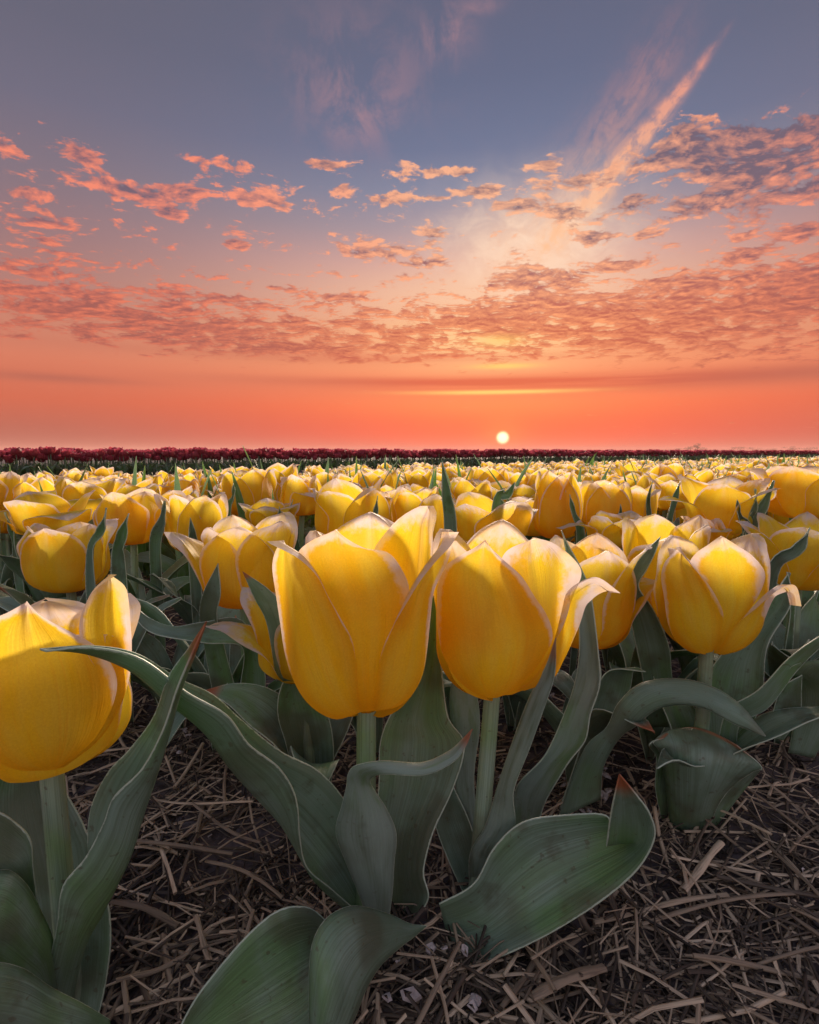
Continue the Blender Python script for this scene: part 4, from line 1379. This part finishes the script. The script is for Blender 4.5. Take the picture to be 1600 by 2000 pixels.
rs_ = random.Random(5)
NAMED_STRAW = [((1310, 1705), (1640, 1734), .0017, .95, 'long pale straw stalk pointing to the right frame edge'),
               ((285, 1583), (495, 1600), .0016, .9, 'pale straw stalk lying level left of the arching leaf'),
               ((375, 1597), (508, 1672), .0019, .6, 'thick straw stalk slanting right below the level pale one'),
               ((220, 1785), (350, 1835), .0030, .5, 'thickest straw piece beside the twisted leaf of the left tulip'),
               ((405, 1698), (555, 1770), .0019, .7, 'straw stalk slanting towards the rounded leaf at the bottom'),
               ((410, 1600), (350, 1760), .0016, .45, 'straw stalk crossing the slanting ones left of centre'),
               ((1160, 1825), (1420, 1775), .0024, .75, 'broad pale straw stalk under the red tipped leaf'),
               ((1250, 1830), (1580, 1765), .0019, .6, 'straw stalk just below the broad pale one at right'),
               ((1470, 1640), (1600, 1790), .0017, .6, 'straw stalk slanting down to the right frame edge'),
               ((1330, 1770), (1405, 1680), .0034, .9, 'flat pale straw blade tilted right of the red tipped leaf'),
               ((1040, 1985), (1180, 1925), .0040, .6, 'flat brown straw blade at the bottom right of centre'),
               ((1330, 1750), (1390, 1620), .0014, .4, 'thin dark straw stalk standing up right of the red leaf tip'),
               ((1120, 1800), (1160, 1860), .0024, .4, 'short dark straw stalk poking out below the red tipped leaf'),
               ((1330, 1600), (1480, 1705), .0016, .55, 'straw stalk slanting away from the funnel leaf'),
               ((1390, 1440), (1600, 1370), .0020, .5, 'straw stalk at right behind the funnel leaf'),
               ((370, 1900), (230, 1960), .0022, .6, 'straw stalk beside the lower left leaf'),
               ((385, 1830), (410, 1910), .0020, .8, 'short orange straw stalk between the two bottom leaves'),
               ((1060, 1860), (980, 2000), .0022, .5, 'straw stalk running to the bottom edge near the centre')]
SG = 'straw stalks scattered between the tulips'
for i, (a, b, w, tone, lab) in enumerate(NAMED_STRAW):
    A, B = ground_at(*a), ground_at(*b)
    d = B - A
    L = float(np.hypot(*d))
    V, Q, U, E = straw(L, w * .72, tone, rs_.uniform(-.03, .03), rs_, 10, 8)
    o = obj('straw_stalk', build_mesh('straw_stalk', V, Q, [M_STRAW], U, E))
    c = (A + B) / 2
    zz = max(float(soil_z(*A)), float(soil_z(*B)), float(soil_z(*c)))
    o.location = (c[0], c[1], zz + 0.007 + w)
    o.rotation_euler = (0, rs_.uniform(-.03, .03), math.atan2(d[1], d[0]))
    tag(o, lab, 'straw', SG)
protos_s = [build_mesh('straw_stalk', *(lambda a: (a[0], a[1]))(q), [M_STRAW], q[2], q[3]) for q in
            [straw(.045 + .09 * rs_.random(), .0007 + .0008 * rs_.random(), rs_.random() ** 1.2, rs_.uniform(-.04, .04), rs_) for _ in range(28)]]
feet = [tuple(o.location[:2]) for o in COL.objects if o.type == 'EMPTY' and o.location[1] < 0.6]


def ground_spot(ymax=0.9, ymin=0.17):
    while True:
        y = ymin + (ymax - ymin) * rs_.random() ** 1.3
        x = rs_.uniform(-1, 1) * (.86 * y + .10)
        return x, y


n_ind = 300 - len(NAMED_STRAW)
k = 0
while k < n_ind:
    x, y = ground_spot(0.55)
    if min((x - a) ** 2 + (y - b) ** 2 for a, b in feet) < 0.015 ** 2:
        continue
    o = bpy.data.objects.new('straw_stalk', protos_s[k % 28])
    COL.objects.link(o)
    o.location = (x, y, float(soil_z(x, y)) + rs_.uniform(.003, .012))
    o.rotation_euler = (rs_.uniform(-.6, .6), rs_.gauss(0, .13), rs_.uniform(0, 6.28))
    tag(o, 'loose brown straw stalk among the litter of the near ground', 'straw', SG)
    k += 1
litter = [straw(.010 + .055 * rs_.random(), .00040 + .0011 * rs_.random() ** 1.8, rs_.random() ** 1.5 * 0.95, rs_.uniform(-.07, .07), rs_, 4, 4) for _ in range(60)]
Vs, Qs, Us, Es = [], [], [], []
off = 0
for i in range(21000):
    V, Q, U, E = litter[rs_.randrange(60)]
    x, y = ground_spot(1.25, 0.14)
    if vnoise(x * 9 + 40, y * 9 + 40) > 0.80 + 0.25 * rs_.random() - (0.16 if x > 0.16 else 0):
        continue
    a, tl = rs_.uniform(0, 6.28), rs_.gauss(0, .16)
    ct, st2_ = math.cos(tl), math.sin(tl)
    X1, Z1 = V[:, 0] * ct - V[:, 2] * st2_, V[:, 0] * st2_ + V[:, 2] * ct
    c, s = math.cos(a), math.sin(a)
    W = np.stack([X1 * c - V[:, 1] * s + x, X1 * s + V[:, 1] * c + y, Z1 + float(soil_z(x, y)) + rs_.uniform(0, .008)], -1)
    Vs.append(W), Qs.append(Q + off), Us.append(U), Es.append(E)
    off += len(V)
lit_o = obj('straw_litter', build_mesh('straw_litter', np.vstack(Vs), np.vstack(Qs), [M_STRAW], np.vstack(Us), np.vstack(Es)))
tag(lit_o, 'broken brown straw litter covering the soil', 'straw litter', kind='stuff')


def chip(rg, s):
    """a small broken flake, six sided, domed"""
    n = 7
    th = np.sort(np.array([rg.uniform(0, 6.28) for _ in range(n)]))
    rr = np.array([rg.uniform(.55, 1.0) for _ in range(n)]) * s
    bx = np.stack([rr * np.cos(th), rr * np.sin(th) * .75, np.zeros(n)], -1)
    V = np.vstack([bx, bx * .8 + [0, 0, s * .28], [[0, 0, s * .36]]])
    Q = [[i, (i + 1) % n, n + (i + 1) % n, n + i] for i in range(n)]
    Q += [[n + i, n + (i + 1) % n, n + (i + 2) % n, 2 * n] for i in range(0, n - 1, 2)]
    return V, np.array(Q)


Vs, Qs, off = [], [], 0
lumps = [chip(rs_, 1.0) for _ in range(12)]
for i in range(6500):
    V, Q = lumps[i % 12]
    x, y = ground_spot(1.1, 0.14)
    a, sz = rs_.uniform(0, 6.28), .0008 + .0035 * rs_.random() ** 3
    c, s = math.cos(a) * sz, math.sin(a) * sz
    Vs.append(np.stack([V[:, 0] * c - V[:, 1] * s + x, V[:, 0] * s + V[:, 1] * c + y, V[:, 2] * sz * 1.8 + float(soil_z(x, y)) - .0004], -1))
    Qs.append(Q + off)
    off += len(V)
tag(obj('soil_crumbs', build_mesh('soil_crumbs', np.vstack(Vs), np.vstack(Qs), [M_SOIL], flat=True)), 'crumbs of dark soil between the straw', 'soil crumbs', kind='stuff')

chips = [build_mesh('shell_chip', *chip(rs_, rs_.uniform(.002, .006)), [M_CHIP], flat=True) for _ in range(16)]
CHIPS = [(560, 1770, 'white'), (1245, 1470, ''), (1080, 1570, ''), (1140, 1525, '')]
cg = [(rs_.gauss(.06, .25), rs_.uniform(.2, .8)) for _ in range(70)] + [tuple(ground_at(rs_.gauss(1120, 60), rs_.gauss(1550, 45))) for _ in range(30)] + \
     [tuple(ground_at(rs_.gauss(350, 40), rs_.gauss(1400, 50))) for _ in range(25)] + [tuple(ground_at(rs_.gauss(820, 40), rs_.gauss(1880, 50))) for _ in range(6)]
for i, (x, y) in enumerate(cg):
    o = bpy.data.objects.new('shell_chip', chips[i % 16])
    COL.objects.link(o)
    o.location = (x, y, float(soil_z(x, y)) + .010)
    o.rotation_euler = (rs_.uniform(-.5, .5), rs_.uniform(-.5, .5), rs_.uniform(0, 6.28))
    tag(o, 'pale shell chip lying in the straw and soil', 'shell chip', 'pale shell chips in the soil')

# ------------------------------------------------------------------ hazy trees on the horizon
def tree(px, ytop, dist, wide, label):
    rg = np.random.default_rng(int(px))
    base = P(px, 884, dist)
    hgt = H + dist * (882 - ytop) / F
    r = thing('tree', (base[0], base[1], 0), label, 'tree', 'hazy trees along the horizon')
    V, Q, U, E = tube([(0, 0, -.2), (.1, 0, hgt * .3), (0, .1, hgt * .75)], [hgt * .035, hgt * .015], 7, 6)
    obj('trunk', build_mesh('trunk', V, Q, [M_BARK], U, E), r)
    n = 420
    cl = rg.normal(0, 1, (9, 3)) * [wide * .30, wide * .30, hgt * .16] + [0, 0, hgt * .60]
    c = cl[rg.integers(0, 9, n)] + rg.normal(0, 1, (n, 3)) * [wide * .14, wide * .14, hgt * .09]
    c[:, 2] = np.clip(c[:, 2], hgt * .12, hgt)
    A = rg.normal(0, 1, (n, 3))
    A /= np.linalg.norm(A, axis=1, keepdims=True)
    B = np.cross(A, rg.normal(0, 1, (n, 3)))
    B /= np.linalg.norm(B, axis=1, keepdims=True)
    s = rg.uniform(.25, .6, (n, 1)) * hgt * .09
    V = np.stack([c - A * s, c - B * s, c + A * s, c + B * s], 1).reshape(-1, 3)
    obj('crown', build_mesh('crown', V, np.arange(4 * n).reshape(-1, 4), [M_CROWN], flat=True), r)


TREES = [(1362, 866, 620, 7, 'tallest hazy tree on the horizon, right of the sun'), (1348, 872, 640, 10, 'round hazy tree touching the tallest one on its left'),
         (1374, 874, 650, 9, 'hazy tree touching the tallest one on its right'), (1325, 875, 680, 9, 'low hazy tree two left of the tallest one'),
         (1300, 877, 700, 12, 'wide low hazy tree, farthest left of the cluster at right'), (1270, 877, 720, 16, 'flat hazy tree starting the far treeline at right'),
         (1440, 872, 640, 13, 'broad hazy tree midway between the tallest one and the right edge'), (1470, 874, 650, 14, 'hazy tree just right of the broad midway one'),
         (1505, 875, 660, 12, 'low hazy tree third from the right frame edge'), (1548, 871, 620, 13, 'hazy tree second from the right frame edge'),
         (1582, 872, 600, 16, 'hazy tree at the right frame edge'), (1052, 875, 760, 16, 'faint wide hazy tree just right of the sun'),
         (560, 877, 800, 18, 'faint low hazy tree on the horizon left of centre'), (1405, 878, 700, 14, 'lowest hazy tree in the dip right of the tallest one'),
         (528, 878, 800, 14, 'faintest low hazy tree at the left end of the horizon')]
for t_ in TREES:
    tree(*t_)

# ------------------------------------------------------------------ morning haze
mv = bpy.data.materials.new('morning_haze')
mv.use_nodes = True
t = mv.node_tree
t.nodes.clear()
o_ = t.nodes.new('ShaderNodeOutputMaterial')
pv = t.nodes.new('ShaderNodeVolumePrincipled')
pv.inputs['Color'].default_value = (0.95, 0.54, 0.46, 1)
pv.inputs['Density'].default_value = 0.0008
pv.inputs['Anisotropy'].default_value = 0.1
t.links.new(pv.outputs[0], o_.inputs['Volume'])
bx, zt, zb = 1600.0, 11.5, -1.0
V = np.array([[x, y, z] for x in (-bx, bx) for y in (-bx, bx) for z in (zb, zt)])
Q = np.array([[0, 1, 3, 2], [4, 6, 7, 5], [0, 4, 5, 1], [2, 3, 7, 6], [0, 2, 6, 4], [1, 5, 7, 3]])
hz = obj('haze', build_mesh('haze', V, Q, [mv], flat=True))
tag(hz, 'thin morning haze over the field', kind='stuff')
